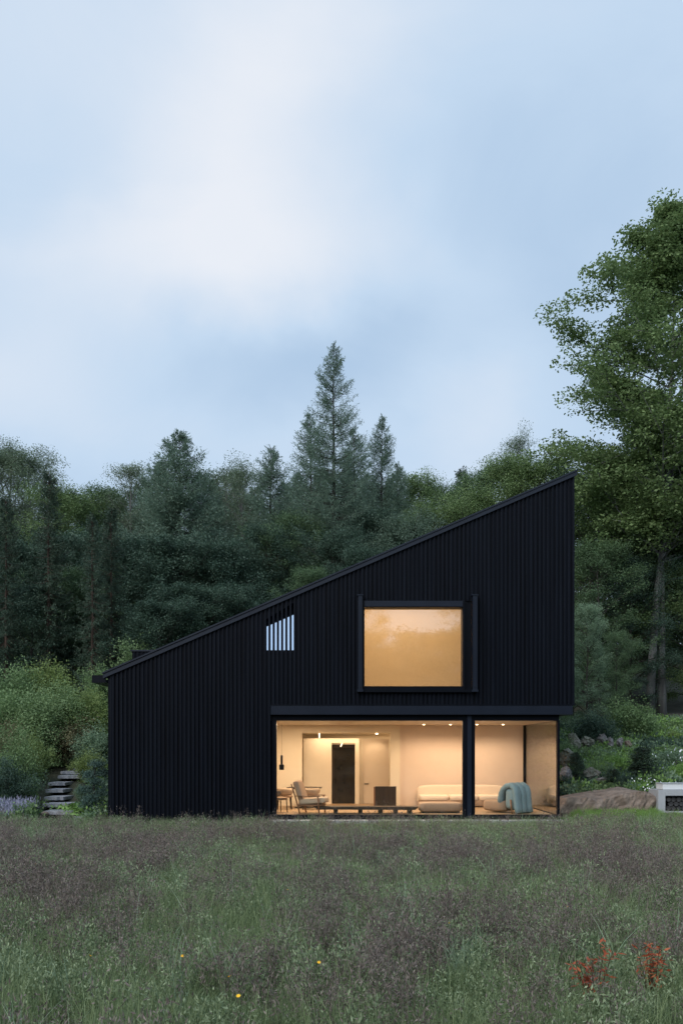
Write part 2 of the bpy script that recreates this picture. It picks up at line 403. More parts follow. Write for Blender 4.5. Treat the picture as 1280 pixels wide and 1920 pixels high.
# batten ends are trimmed at the roof by the verge board
M['batten'] = mat('black_timber_batten', (.0016, .0027, .0058), .45, 0, .12, var=(.0060, .0085, .0150), vscale=3, stretch=(2.6, 2.6, .10))  # lighter than the boards: the light on the ribs is put into the colour
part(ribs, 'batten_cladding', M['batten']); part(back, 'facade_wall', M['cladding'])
sw = MB(); BYK = 33.6
sw.prism([(XL, -.35), (XL + .25, -.35), (XL + .25, wall_top(XL + .25)), (XL, wall_top(XL))], FY + .285, BYK)
sw.prism([(XR - .25, hz(1322) + .004), (XR, hz(1322) + .004), (XR, wall_top(XR)), (XR - .25, wall_top(XR - .25))], FY + .285, BYK)
sw.prism([(XL + .25, -.35), (XR - .25, -.35), (XR - .25, wall_top(XR - .25)), (XL + .25, wall_top(XL + .25))], BYK - .25, BYK - .002)
part(sw, 'outer_wall', M['cladding'])
# roof: slab, verge board, upper cap strip
rf = MB(); xa, xb = hx(195), hx(1080)
rf.prism([(xa, roof_z(xa) - .12), (xb, roof_z(xb) - .12), (xb, roof_z(xb) - .035), (xa, roof_z(xa) - .035)], FY - .05, BYK + .05)
for i in range(17):
    y = FY + .3 + i * .56
    rf.prism([(xa, roof_z(xa) - .035), (xb, roof_z(xb) - .035), (xb, roof_z(xb) - .005), (xa, roof_z(xa) - .005)], y, y + .03)
roof = part(rf, 'roof', M['roof'])
vb = MB(); vb.prism([(xa, roof_z(xa) - .15), (xb, roof_z(xb) - .15), (xb, roof_z(xb) - .045), (xa, roof_z(xa) - .045)], FY - .085, FY - .053)
vb.prism([(xa - .02, roof_z(xa) - .032), (xb + .02, roof_z(xb) - .032), (xb + .02, roof_z(xb) + .012), (xa - .02, roof_z(xa) + .012)], FY - .11, FY + .04)
v_o = vb.build('verge_trim', M['roof'], roof)
gt = MB(); gx0, gx1 = hx(173), hx(199); gz0, gz1 = hz(1280), hz(1266)
gt.box(gx0, gx0 + .02, FY - .02, BYK, gz0, gz1); gt.box(gx0 + .02, gx1, FY, BYK, gz0, gz0 + .02); gt.box(gx0 + .02, gx1, FY - .02, FY, gz0, gz1)
part(gt, 'gutter', M['black_metal'])
br = MB(); br.tube([(hx(178), FY + .3, gz0), (hx(193), FY + .3, hz(1296)), (XL, FY + .3, hz(1297))], .008, 5)
part(br, 'gutter_bracket', M['black_metal'])
# corrugated roof box rising through the low end of the roof
db = MB(); dxa, dxb = WX(248, 25.4), WX(248, 25.4) + 1.55; dzt = WZ(1219, 25.4)
db.prism([(dxa, roof_z(dxa) - .06), (dxb, roof_z(dxb) - .06), (dxb, dzt - .04), (dxa, dzt - .04)], 25.4, 26.9)
x = dxa + .03
while x < dxb - .08:
    db.prism([(x, roof_z(x) - .05), (x + .055, roof_z(x) - .03), (x + .055, dzt - .042), (x, dzt - .042)], 25.37, 25.398); x += P_
dbo = part(db, 'roof_box', M['cladding'])
dc = MB(); dc.box(dxa - .03, dxb + .03, 25.35, 26.95, dzt - .04, dzt + .005); dc.build('cap', M['roof'], dbo)
# slot window: cool lit pane behind the battens
sb = MB()
sb.box(slx0 - .3, slx1 + .3, FY + .284, FY + .9, slz0 - .02, slz0 - .002)
sw_o = part(MB().prism([(slx0 + .0, slz0 + .01), (slx1, slz0 + .01), (slx1, hz(1150)), (slx0, hz(1174))], FY + .10, FY + .115), 'slot_window', M['lit_cool'])
dk = MB().prism([(slx0 - .1, slz0 - .1), (slx1 + .1, slz0 - .1), (slx1 + .1, sl_top(slx1) + .2), (slx0 - .1, sl_top(slx0) + .2)], FY + .286, FY + .30)
dk.build('slot_back', M['black_metal'], sw_o)
# upper window -------------------------------------------------------
ux0, ux1, uz0, uz1 = OPEN[1]
px0, px1, pz0, pz1 = hx(683), hx(866), hz(1287), hz(1140)
uw = MB()
uw.box(ux0, px0, FY - .09, FY + .27, uz0, uz1); uw.box(px1, hx(870), FY - .09, FY + .27, uz0, uz1)
uw.box(px0, px1, FY - .09, FY + .27, uz0, pz0); uw.box(px0, px1, FY - .09, FY + .27, pz1, uz1)
uwin = part(uw, 'upper_window', M['black_metal'])
MB().box(px0, px1, FY + .1, FY + .124, pz0, pz1).build('pane', M['coated'], uwin)
MB().box(px0, px1, FY - .13, FY - .092, hz(1140) + .02, hz(1128)).build('blind_box', M['steel'], uwin)
part(MB().box(hx(870), ux1, FY + .02, FY + .27, uz0, uz1), 'reveal_panel', M['black_metal'])
rl = MB(); rl.box(px0 - .06, px1 + .25, FY - .14, FY - .092, uz0 - .02, uz0 + .05)
rl.build('sill', M['black_metal'], uwin)
for (a, b) in ((671, 679), (884, 892.5)):
    g = MB(); g.box(hx(a), hx(b), FY - .2, FY - .036, hz(1294), hz(1119)); g.box(hx(a) + .03, hx(b) - .03, FY - .215, FY - .2, hz(1290), hz(1123))
    g.box(hx(a) - .03, hx(b) + .02, FY - .22, FY - .034, hz(1119), hz(1117)); g.box(hx(a) - .03, hx(b) + .02, FY - .22, FY - .034, hz(1298), hz(1294))
    part(g, 'shutter_rail', M['steel'])
# upper room
ur = MB(); U0, U1, V0, V1 = .30, 6.1, hz(1297) - .15, hz(1127) + .75; UB = FY + 3.6
ur.box(U0, U1, UB, UB + .1, V0, V1); ur.box(U0 - .1, U0, FY + .29, UB, V0, V1); ur.box(U1, U1 + .1, FY + .29, UB, V0, V1)
ur.box(U0, U1, FY + .29, UB, V1, V1 + .1); ur.box(U0, U1, FY + .29, UB, V0 - .1, V0)
part(ur, 'upper_room', M['plaster'])
# steel beam, glazing frame, posts ------------------------------------
zc = hz(1351); zb0, zb1 = hz(1340), hz(1323)
gx_l, gx_r = hx(518), hx(1045.5)
bm_ = MB(); bm_.box(hx(508), hx(1072), FY - .05, FY + .28, zb0 + .035, zb1); bm_.box(hx(508), hx(1072), FY - .075, FY + .28, zb0, zb0 + .033); bm_.box(hx(1060), hx(1072), FY + .281, BYK - 2, zb0, zb1)
part(bm_, 'steel_beam', M['steel'])
part(MB().box(hx(507), XR + .01, FY - .06, FY + .1, zb1 + .002, zb1 + .03), 'drip_strip', M['black_metal'])
fr = MB(); GYF = FY + .15
fr.box(hx(508), hx(1049), GYF - .06, GYF + .08, zc, zb0 - .002)
fr.box(hx(508), gx_l, GYF - .06, GYF + .08, -.2, zc); fr.box(gx_r, hx(1050), GYF - .06, GYF + .08, -.2, zc)
fr.box(gx_l, gx_r, GYF - .06, GYF + .08, hz(1536), hz(1528))
fr.box(hx(868), hx(876), GYF - .05, GYF + .08, hz(1528), zc); fr.box(hx(884), hx(891), GYF - .05, GYF + .08, hz(1528), zc)
fr.box(gx_r - .0, hx(1050), GYF + .082, 28.4, hz(1536), .015); fr.box(gx_r, hx(1050), GYF + .082, 28.4, zc, zb0 - .004)
frame = part(fr, 'glazing_frame', M['black_metal'])
part(MB().box(hx(876) + .001, hx(884) - .001, GYF - .12, GYF + .1, hz(1534), zb0 - .003), 'post', M['steel'])
for a, b in ((gx_l, hx(868)), (hx(891), gx_r)):
    part(MB().box(a, b, GYF, GYF + .022, hz(1528), zc), 'window_pane', M['glass'])
part(MB().box(gx_r + .01, gx_r + .032, GYF + .082, 28.36, .016, zc), 'window_pane', M['side_glass'])
part(MB().box(gx_r - .03, gx_r + .06, 28.37, 28.46, .0, zc), 'corner_mullion', M['black_metal'])
part(MB().box(hx(510), hx(1052), FY - .32, FY + .06, hz(1546), hz(1537)), 'threshold_slab', M['concrete'])
# ground floor room ----------------------------------------------------
RB = 28.45; RXL = -3.3
part(MB().box(RXL, gx_r - .04, GYF + .09, 33, -.2, -.001), 'room_floor', M['floor'])
part(MB().box(RXL, hx(1045), GYF + .09, RB + .3, zc + .004, zc + .12), 'room_ceiling', M['ceiling'])
wallx = WX(749, RB)
part(MB().box(wallx + .001, gx_r - .035, RB, RB + .2, 0, zc + .002), 'back_wall', M['plaster_pink'])
po = MB(); PB = RB - .12; a, b = WX(566, PB), WX(731.5, PB); zt = WZ(1374, PB)
po.box(RXL, a, PB, PB + .3, 0, zc + .002); po.box(b, wallx, PB, PB + .3, 0, zc + .002); po.box(a, b, PB, PB + .3, zt, zc + .002)
part(po, 'portal_wall', M['plaster'])
part(MB().box(RXL - .1, RXL, GYF + .09, 33, 0, zc), 'side_wall', M['plaster'])
al = MB(); AB = 31.4
al.box(a - .8, b + .8, PB + .302, AB, zt + .002, zt + .08)
al.box(a - .9, a - .8, PB + .302, AB, 0, zt); al.box(b + .8, b + .9, PB + .302, AB, 0, zt); al.box(a - .8, b + .8, AB, AB + .1, 0, zt)
part(al, 'alcove', M['plaster'])
cw = MB(); CB = 29.3; c0, c1, c2, c3 = WX(569, CB), WX(621.5, CB), WX(665.5, CB), WX(673, CB); ct = WZ(1384.5, CB); co = WZ(1393, CB)
cw.box(c0, c1, CB, CB + .35, 0, ct); cw.box(c2, c3, CB, CB + .35, 0, ct); cw.box(c1, c2, CB, CB + .35, co, ct)
part(cw, 'closet_wall', M['plaster'])
dd = MB().box(c1 + .002, c2 - .002, CB + .31, CB + .345, 0, co - .05)
ddo = part(dd, 'dark_door', M['darkdoor'])
ddf = MB(); ddf.box(c1 + .002, c1 + .08, CB + .285, CB + .308, 0, co - .05); ddf.box(c1 + .08, c2 - .002, CB + .285, CB + .308, co - .17, co - .05)
ddf.build('door_frame', M['dark_wood'], ddo)
wd = MB(); DB = 29.6; d0, d1 = WX(680, DB), WX(729, DB)
wd.box(d0, d1, DB, DB + .05, 0, WZ(1386, DB)); wdo = part(wd, 'white_door', M['door'])
dw = MB(); dw.box(c3 + .002, d0 - .012, DB - .02, DB + .06, 0, ct); dw.box(d1 + .012, b + .8, DB - .02, DB + .06, 0, ct); dw.box(d0 - .012, d1 + .012, DB - .02, DB + .06, WZ(1386, DB) + .012, ct)
part(dw, 'door_wall', M['plaster'])
MB().box(WX(683, DB), WX(691, DB), DB - .06, DB - .035, WZ(1470.5, DB), WZ(1469, DB)).box(WX(683, DB), WX(684, DB), DB - .034, DB - .001, WZ(1470.5, DB), WZ(1469, DB)).build('handle', M['black_metal'], wdo)

# lamps of the rooms, and unseen fill lights added under the ceilings
def spot(name, loc, power, size=150, blend=.6, rot=(0, 0, 0), col=(1, .70, .45), rad=.03):
    d = bpy.data.lights.new(name, 'SPOT'); d.energy = power; d.spot_size = R(size); d.spot_blend = blend; d.color = col; d.shadow_soft_size = rad
    o = bpy.data.objects.new(name, d); COL.objects.link(o); o.location = loc; o.rotation_euler = rot; return o
def area(name, loc, sx, sy, power, col=(1, .70, .44), rot=(0, 0, 0)):
    d = bpy.data.lights.new(name, 'AREA'); d.shape = 'RECTANGLE'; d.size = sx; d.size_y = sy; d.energy = power; d.color = col
    o = bpy.data.objects.new(name, d); COL.objects.link(o); o.location = loc; o.rotation_euler = rot; return o
lab = ['first recessed ceiling spotlight, right after the yellow wall ends', 'second recessed ceiling spotlight, just left of the thick black post',
       'third recessed ceiling spotlight, hard against the right side of the black post', 'fourth recessed ceiling spotlight, nearest the far corner mullion']
for i, px in enumerate((794, 844, 893.5, 942.5)):
    SY = 27.2; X = WX(px, SY)
    t = thing('ceiling_spotlight', lab[i], 'spotlight', (X, SY, zc + .004), 0, 'recessed spotlights along the lounge ceiling')
    MB().lathe([(.05, -.012), (.05, -.0005)], n=16).build('ring', M['white'], t)
    MB().lathe([(.034, -.022), (.034, -.0125)], n=14).build('bulb', M['lamp_warm'], t)
    l = spot('spot_lamp', (0, 0, -.03), 78, 158, .5); l.parent = t
area('dining_fill', (-1.2, 26.2, zc - .02), 1.2, 1.2, 150)  # added fill without a fixture, evens out the yellow walls
area('lounge_fill', (2.2, 25.6, zc - .02), 2.4, .8, 105, (1, .70, .44))  # added fill between the spotlights, no fitting of its own
area('alcove_lamp', (WX(640, 28.9), 28.95, zt - .02), 2.0, .3, 24)  # unseen fill added to brighten the alcove front
area('alcove_lamp', (WX(700, 30.6), 30.6, zt - .02), 2.4, .5, 30)  # second unseen fill, added to lift the dark alcove ceiling
area('upper_lamp', (2.0, FY + 1.9, V1 - .03), 3.6, 2.2, 118, (1, .62, .31))
def cyl_spot(px, py0, py1, Y, label, tilt=0):
    t = thing('ceiling_spotlight', label, 'spotlight', (WX(px, Y), Y, WZ(py0, Y)), 0)
    h = WZ(py0, Y) - WZ(py1, Y)
    MB().tube([(0, 0, 0), (-h * math.tan(tilt), 0, -h)], .022, 10).build('lit_cylinder', emit('lit_tube', (1, .78, .5), 2.5), t)
    MB().tube([(0, 0, 0), (0, 0, .03)], .012, 8).build('stem', M['white'], t)
cyl_spot(598.5, 1373, 1384, PB + .5, 'short upright lit cylinder spotlight above the yellow closet panel')
cyl_spot(642, 1392, 1400, CB + .2, 'tilted lit cylinder spotlight above the dark doorway', R(25))
t = thing('ceiling_spotlight', 'small round lit spotlight above the white inner door', 'spotlight', (WX(706, 29.2), 29.2, zt + .002))
MB().lathe([(.035, -.03), (.035, 0)], n=14).build('bulb', M['lamp_warm'], t)
l = spot('spot_lamp', (0, 0, -.05), 14, 130, .6); l.parent = t

# ------------------------------------------------------------------ furniture
def cube_legs(t, pts, h, r, m, splay=0):
    for x, y in pts: MB().tube([(x * (1 + splay), y * (1 + splay), 0), (x, y, h)], [r * .75, r], 8).build('leg', m, t)
# armchair with leaning back
t = thing('armchair', 'wood-framed beige lounge armchair with leaning back beside the dining table', 'armchair', (WX(582, 24.95), 24.95, 0), R(-12))
MB().cushion((-.29, 0, .63), (.17, .62, .62), .3, rot=Matrix.Rotation(R(-19), 3, 'Y')).build('backrest', M['tan_fabric'], t, True)
MB().cushion((.10, 0, .36), (.80, .62, .17), .3, rot=Matrix.Rotation(R(-4), 3, 'Y')).build('seat', M['beige_fabric'], t, True)
for s in (-1, 1):
    MB().tube([(-.47, s * .36, .84), (-.36, s * .36, .5), (-.26, s * .36, .16), (-.22, s * .36, 0)], .022, 6).build('leg', M['mid_wood'], t, True)
    MB().tube([(.30, s * .36, .50), (.34, s * .36, 0)], .022, 6).build('leg', M['mid_wood'], t, True)
    MB().box(-.38, .36, s * .36 - .03, s * .36 + .03, .49, .515).build('armrest', M['mid_wood'], t, bevel=.006)
MB().box(-.30, .38, -.34, .34, .22, .265).build('seat_frame', M['mid_wood'], t, bevel=.006)
# dining table and chairs
t = thing('dining_table', 'dark round dining table behind the armchair', 'table', (WX(570, 27.3), 27.3, 0))
MB().lathe([(.0, .60), (.50, .60), (.56, .62), (.56, .645), (.0, .645)], n=32).build('tabletop', M['dark_wood'], t)
MB().lathe([(.30, 0), (.28, .03), (.09, .06), (.08, .6)], n=20).build('pedestal', M['dark_wood'], t)
def dchair(loc, rz, label):
    t = thing('dining_chair', label, 'chair', loc, rz, 'dining chairs round the table')
    MB().cushion((0, 0, .40), (.5, .48, .09), .5).build('seat', M['tan_fabric'], t, True)
    sh = MB(); n = 15
    for j, (z, rr) in enumerate(((.42, .25), (.50, .275), (.60, .285), (.66, .28))): pass
    vs = []; fs = []; rows = ((.43, .23, 55), (.50, .27, 80), (.58, .285, 88), (.645, .285, 80), (.655, .26, 74), (.58, .255, 82), (.50, .24, 74), (.43, .205, 50))
    for z, rr, sp in rows:
        for i in range(n):
            a = R(-90) + R(sp) * (i / (n - 1) * 2 - 1); vs.append((rr * math.cos(a), rr * math.sin(a), z))
    m_ = len(rows)
    for j in range(m_):
        for i in range(n - 1): fs.append((j * n + i, j * n + i + 1, ((j + 1) % m_) * n + i + 1, ((j + 1) % m_) * n + i))
    fs += [tuple(j * n for j in range(m_)), tuple(j * n + n - 1 for j in range(m_))]
    sh.add(vs, fs); sh.build('backrest', M['beige_fabric'], t, True)
    cube_legs(t, ((.19, .18), (-.19, .18), (.19, -.18), (-.19, -.18)), .38, .018, M['dark_wood'], .12)
    return t
dchair((WX(533, 26.6), 26.6, 0), R(8), 'beige shell dining chair left of the armchair, under the pendant')
dchair((WX(583, 26.5), 26.5, 0), R(-8), 'beige shell dining chair directly behind the armchair back')
dchair((WX(521, 25.3), 25.3, 0), R(-60), 'dark-legged dining chair at the left window edge')
# pendant
t = thing('pendant_lamp', 'slim black pendant lamp hanging on a thin cord over the dining table', 'lamp', (WX(528, 26.6), 26.6, zc))
zt_, zm, zb = WZ(1416, 26.6) - zc, WZ(1433, 26.6) - zc, WZ(1443.5, 26.6) - zc
MB().tube([(0, 0, 0), (0, 0, zt_)], .004, 5).build('cord', M['dark_wood'], t)
MB().lathe([(.034, zm), (.036, zt_ - .01), (.02, zt_)], n=16).build('neck', M['black_metal'], t)
MB().lathe([(.068, zb), (.075, zb + .02), (.075, zm - .02), (.04, zm)], n=18).build('shade', M['black_metal'], t)
# low coffee table
t = thing('coffee_table', 'long low dark coffee table in front of the window', 'table', (WX(685, 24.85), 24.85, 0))
hw = (783 - 587) / 2 * 24.85 / F
MB().prism([(-hw, .20), (-hw + .18, .125), (hw - .1, .115), (hw, .2)], -.30, .30).build('tabletop', M['dark_wood'], t)
for x in (-.85, -.15, .42, .85, 1.25): MB().box(x - .06, x + .06, -.18, .18, 0, .118).build('leg', M['dark_wood'], t)
# black cabinet
t = thing('cabinet', 'small black ribbed cabinet standing before the white inner door', 'cabinet', (WX(721, 27.5), 27.5, 0), R(-4))
MB().box(-.30, .36, -.2, .2, .0, .64).build('body', M['darkdoor'], t)
MB().box(-.345, -.302, -.2, .2, .0, .645).build('side_panel', M['mid_wood'], t); MB().box(-.30, .365, -.21, .21, .642, .662).build('top', M['dark_wood'], t)
d_ = MB()
for i in range(16): d_.box(-.29 + i * .04, -.265 + i * .04, -.215, -.201, .02, .63)
d_.build('door', M['dark_wood'], t)
# sofa
t = thing('sofa', 'long cream sofa with rounded ends against the sand coloured back wall', 'sofa', (WX(866, 27.95), 27.95, 0))
sw_ = (950 - 782) * 27.95 / F
MB().cushion((0, .24, .36), (sw_, .30, .66), .32, 40, 18).build('backrest', M['cream_fabric'], t, True)
for i in range(3): MB().cushion(((i - 1) * sw_ / 3 * .97, -.12, .30), (sw_ / 3 * .97, .72, .18), .25, 32, 12).build('seat', M['cream_fabric'], t, True)
MB().cushion((0, -.08, .13), (sw_ * .98, .74, .22), .25, 40, 12).build('base', M['tan_fabric'], t, True)
# ottoman
t = thing('ottoman', 'low tan ribbed ottoman with rounded edges beside the thick black post', 'ottoman', (WX(824, 25.2), 25.2, 0))
ow = 80 * 25.2 / F
MB().cushion((0, 0, .17), (ow, .7, .27), .3, 36, 14).build('seat', M['tan_fabric'], t, True)
MB().box(-ow / 2 + .08, ow / 2 - .08, -.28, .28, .0, .06).build('plinth', M['dark_wood'], t)
rb_ = MB()
for i in range(22):
    x = -ow / 2 + .12 + i * (ow - .24) / 21; rb_.tube([(x, -.352, .06), (x, -.354, .26)], .008, 5)
rb_.build('ribbing', M['tan_fabric'], t, True)
# blue channelled lounge chair, seen from behind
t = thing('lounge_chair', 'blue-grey lounge chair with channelled curved back turned to the window', 'lounge chair', (WX(968, 25.0), 25.0, 0), R(42))
path = [(.36, .26), (.355, .42), (.32, .56), (.25, .68), (.13, .775), (-.02, .80), (-.14, .72), (-.19, .56), (-.20, .38), (-.22, .18), (-.27, .02)]
for i in range(3):
    cx = (i - 1) * .245; n = 14; vs = []; fs = []
    for j, (f_, z) in enumerate(path):
        a = path[max(j - 1, 0)]; b_ = path[min(j + 1, len(path) - 1)]; tx, tz = b_[0] - a[0], b_[1] - a[1]; L = math.hypot(tx, tz); nx_, nz_ = tz / L, -tx / L
        for q in range(n):
            an = 2 * math.pi * q / n; u = .128 * math.copysign(abs(math.cos(an)) ** .7, math.cos(an)); v = .085 * math.copysign(abs(math.sin(an)) ** .8, math.sin(an))
            vs.append((cx + u, f_ + nx_ * v, z + nz_ * v))
    for j in range(len(path) - 1):
        for q in range(n): fs.append((j * n + q, j * n + (q + 1) % n, (j + 1) * n + (q + 1) % n, (j + 1) * n + q))
    fs += [tuple(range(n)), tuple(range((len(path) - 1) * n, len(path) * n))]
    m_ = MB(); m_.add(vs, fs); m_.build('back_channel', M['blue_fabric'], t, True)
MB().cushion((.0, .60, .20), (.78, .80, .34), .45, 28, 14).build('seat', M['tan_fabric'], t, True)
MB().cushion((0, .02, .42), (.66, .34, .62), .4, 24, 14).build('back_filling', M['blue_fabric'], t, True)
for s in (-1, 1): MB().tube([(s * .39, -.08, .40), (s * .41, -.14, 0)], [.028, .02], 8).build('leg', M['mid_wood'], t, True)

# ------------------------------------------------------------------ vegetation generators
def trunk_mb(mb, pts, rads, n=8): mb.tube(pts, rads, n)
def broadleaf(seed, H, Rc, base=.28, limbs=40, n=22000, leaf=(.17, .10), clump=.42, mid=.42, trunk=None, rtr=None, sub=7, lean=(0, 0), airy=1.0, upb=1.0, taper=0, jit=(.55, 1.12), env=None):
    rng = np.random.default_rng(seed); mb = MB()
    rtr = rtr or H * .014
    tp = trunk or [(lean[0] * (i / 6) ** 1.5 + rng.normal(0, .012 * H) * (i > 0) * .5, lean[1] * (i / 6) ** 1.5 + rng.normal(0, .012 * H) * (i > 0) * .5, H * .94 * i / 6) for i in range(7)]
    tp = np.array(tp, float)
    mb.tube(tp, [rtr * (1 - .93 * (p[2] / (H * .94))) + .01 for p in tp], 8)
    zz = tp[:, 2]; at = lambda z: np.array([np.interp(z, zz, tp[:, 0]), np.interp(z, zz, tp[:, 1]), z])
    S0 = []; S1 = []; C = []; CT = []
    for i in range(limbs):
        u = (i + rng.random()) / limbs; t = base + (1 - base) * u
        h = H * .93 * (base * .75 + (1 - base * .75) * u)
        prof = math.sqrt(max(.03, 1 - ((u - mid) / (1.02 - mid if u > mid else mid + .28)) ** 2))
        L = Rc * prof * (1 - u) ** taper * rng.uniform(*jit) + .3 * (taper > 0)
        az = i * 2.39996 + rng.normal(0, .35); el = R(8 + 52 * u ** 1.3) * upb + rng.normal(0, .12)
        p0 = at(h); d = np.array([math.cos(az) * math.cos(el), math.sin(az) * math.cos(el), math.sin(el)])
        L = min(L / max(.45, math.cos(el)), (H - h) * 1.1 + L * .35)
        L = min(L, max(.35, (H - h) / max(.2, math.sin(max(el, .05))) * .95))
        if env is not None:
            th = env[0][0] + (env[0][-1] - env[0][0]) * u; rr_ = np.interp(th, env[0], env[1]) * (rng.uniform(*jit) if i % 3 else 1.0)
            ce = R(rng.uniform(22, 46)); h0 = max(th - rr_ * math.tan(ce), env[0][0] * .86); p0 = at(h0)
            tip = at(th) + np.array([math.cos(az) * rr_, math.sin(az) * rr_, 0]); d = tip - p0; L = np.linalg.norm(d); d = d / L; el = math.asin(d[2]) * .8; u = min(.95, h0 / H)
        p1 = p0 + d * L * .5 + [0, 0, .04 * L * (-1 if env is not None else 1)]; p2 = p0 + d * L + [0, 0, .07 * L * min(1, rng.normal(0, 1))]
        r0 = rtr * (1 - .8 * u) * .42
        mb.tube([p0, p1, p2], [r0, r0 * .55, .012], 5, False)
        for k in range(sub):
            s = .25 + .75 * (k + rng.random()) / sub
            q0 = p0 + (p1 - p0) * (s * 2) if s < .5 else p1 + (p2 - p1) * (s * 2 - 1)
            a2 = az + rng.choice([-1, 1]) * rng.uniform(.4, 1.2); e2 = el * .5 + rng.normal(.1, .3)
            l2 = L * (.5 - .28 * s) * rng.uniform(.6, 1.2) + .25
            q1 = q0 + np.array([math.cos(a2) * math.cos(e2), math.sin(a2) * math.cos(e2), math.sin(e2)]) * l2
            mb.tube([q0, q1], [r0 * .3 + .006, .006], 4, False)
            tn = rng.random()
            S0.append(q0); S1.append(q1); C.append(q1); CT.append(tn); C.append((q0 + q1) / 2 + rng.normal(0, .1, 3)); CT.append(tn)
        C.append(p2); CT.append(rng.random())
    C = np.array(C); CT = np.array(CT); S0 = np.array(S0); S1 = np.array(S1)
    csz = rng.uniform(.4, 1.45, len(C)) * clump
    wts = csz ** 2 * rng.uniform(.3, 1.0, len(C)); ci = rng.choice(len(C), n, p=wts / wts.sum())
    off = rng.normal(0, 1, (n, 3)); off /= np.maximum(1, np.linalg.norm(off, axis=1, keepdims=True) / 1.7)
    P = C[ci] + off * csz[ci][:, None] * np.array([1, 1, .55])
    ns = int(n * .16); si = rng.integers(0, len(S0), ns); tt = rng.random((ns, 1))
    P[:ns] = S0[si] * (1 - tt) + S1[si] * tt + rng.normal(0, .09, (ns, 3))
    N = norm(rng.normal(0, .55, (n, 3)) + [0, 0, 1]); D = rng.normal(0, 1, (n, 3)); D[:, 2] = D[:, 2] * .45 - .25
    sc = rng.uniform(.65, 1.25, n)
    return mb, (P, D, N, leaf[0] * sc, leaf[1] * sc, CT[ci] * .6 + rng.random(n) * .4)

def conifer(seed, H, Rc, base=.06, power=.85, step=.36, nb=6, n=24000, leaf=(.17, .05), tip_up=.35, droop=.35, hang=.5, rtr=None, bare=0., jitter=.06, low_cut=None):
    rng = np.random.default_rng(seed); mb = MB(); rtr = rtr or H * .010
    tp = [(rng.normal(0, .02), rng.normal(0, .02), H * i / 8) for i in range(9)]
    mb.tube(tp, [rtr * (1 - i / 8.15) for i in range(9)], 7)
    S0 = []; S1 = []; T = []; z = base * H
    while z < H * .985:
        u = (z / H - base) / (1 - base)
        for k in range(nb):
            L = Rc * (1 - u) ** power * rng.uniform(.55, 1.15) + .04
            if u < bare: L *= .5 + .5 * u / bare
            az = rng.uniform(0, 6.283); zz_ = z + rng.uniform(-.5, .5) * step
            slope = -.25 * droop + .9 * u ** 2.2
            dh = np.array([math.cos(az), math.sin(az), 0])
            pt = [np.array([0, 0, zz_])]
            for s in (.35, .7, 1.0): pt.append(np.array([0, 0, zz_]) + dh * L * s + np.array([0, 0, L * (slope * s - droop * .55 * math.sin(s * 2.6) * (1 - u) + tip_up * .5 * s ** 3)]))
            mb.tube(pt, [.010 + .009 * L, .008 + .005 * L, .007, .004], 4, False)
            m = max(3, int(L / .17)); tn = rng.random()
            for j in range(m):
                s = .12 + .88 * (j + rng.random()) / m; f = s / .35 if s < .35 else (s - .35) / .35 if s < .7 else (s - .7) / .3
                i_ = 0 if s < .35 else 1 if s < .7 else 2; f = min(f, 1)
                q = pt[i_] * (1 - f) + pt[i_ + 1] * f
                sd = rng.choice([-1, 1]); l2 = (.07 + .34 * L ** .6 * (1.05 - s)) * rng.uniform(.6, 1.3)
                d2 = dh * .75 + np.array([-dh[1], dh[0], 0]) * sd * rng.uniform(.5, 1.1) + np.array([0, 0, -hang * rng.uniform(.2, 1.6)])
                S0.append(q); S1.append(q + d2 / np.linalg.norm(d2) * l2); T.append(tn)
            S0.append(pt[1]); S1.append(pt[2]); T.append(tn); S0.append(pt[2]); S1.append(pt[3]); T.append(tn)
        z += step * rng.uniform(.7, 1.3) * (1 - .45 * u)
    S0 = np.array(S0); S1 = np.array(S1); T = np.array(T)
    ln = np.linalg.norm(S1 - S0, axis=1); si = rng.choice(len(S0), n, p=ln / ln.sum()); tt = rng.random((n, 1)) ** .85
    P = S0[si] * (1 - tt) + S1[si] * tt + rng.normal(0, jitter, (n, 3)) * np.clip((H * 1.02 - S0[si][:, 2:]) / (H * .14), .2, 1)
    D = norm(S1[si] - S0[si]) + rng.normal(0, .45, (n, 3)); N = rng.normal(0, .6, (n, 3)) + [0, 0, 1]
    sc = rng.uniform(.6, 1.3, n)
    return mb, (P, D, N, leaf[0] * sc, leaf[1] * sc, T[si] * .5 + rng.random(n) * .5)

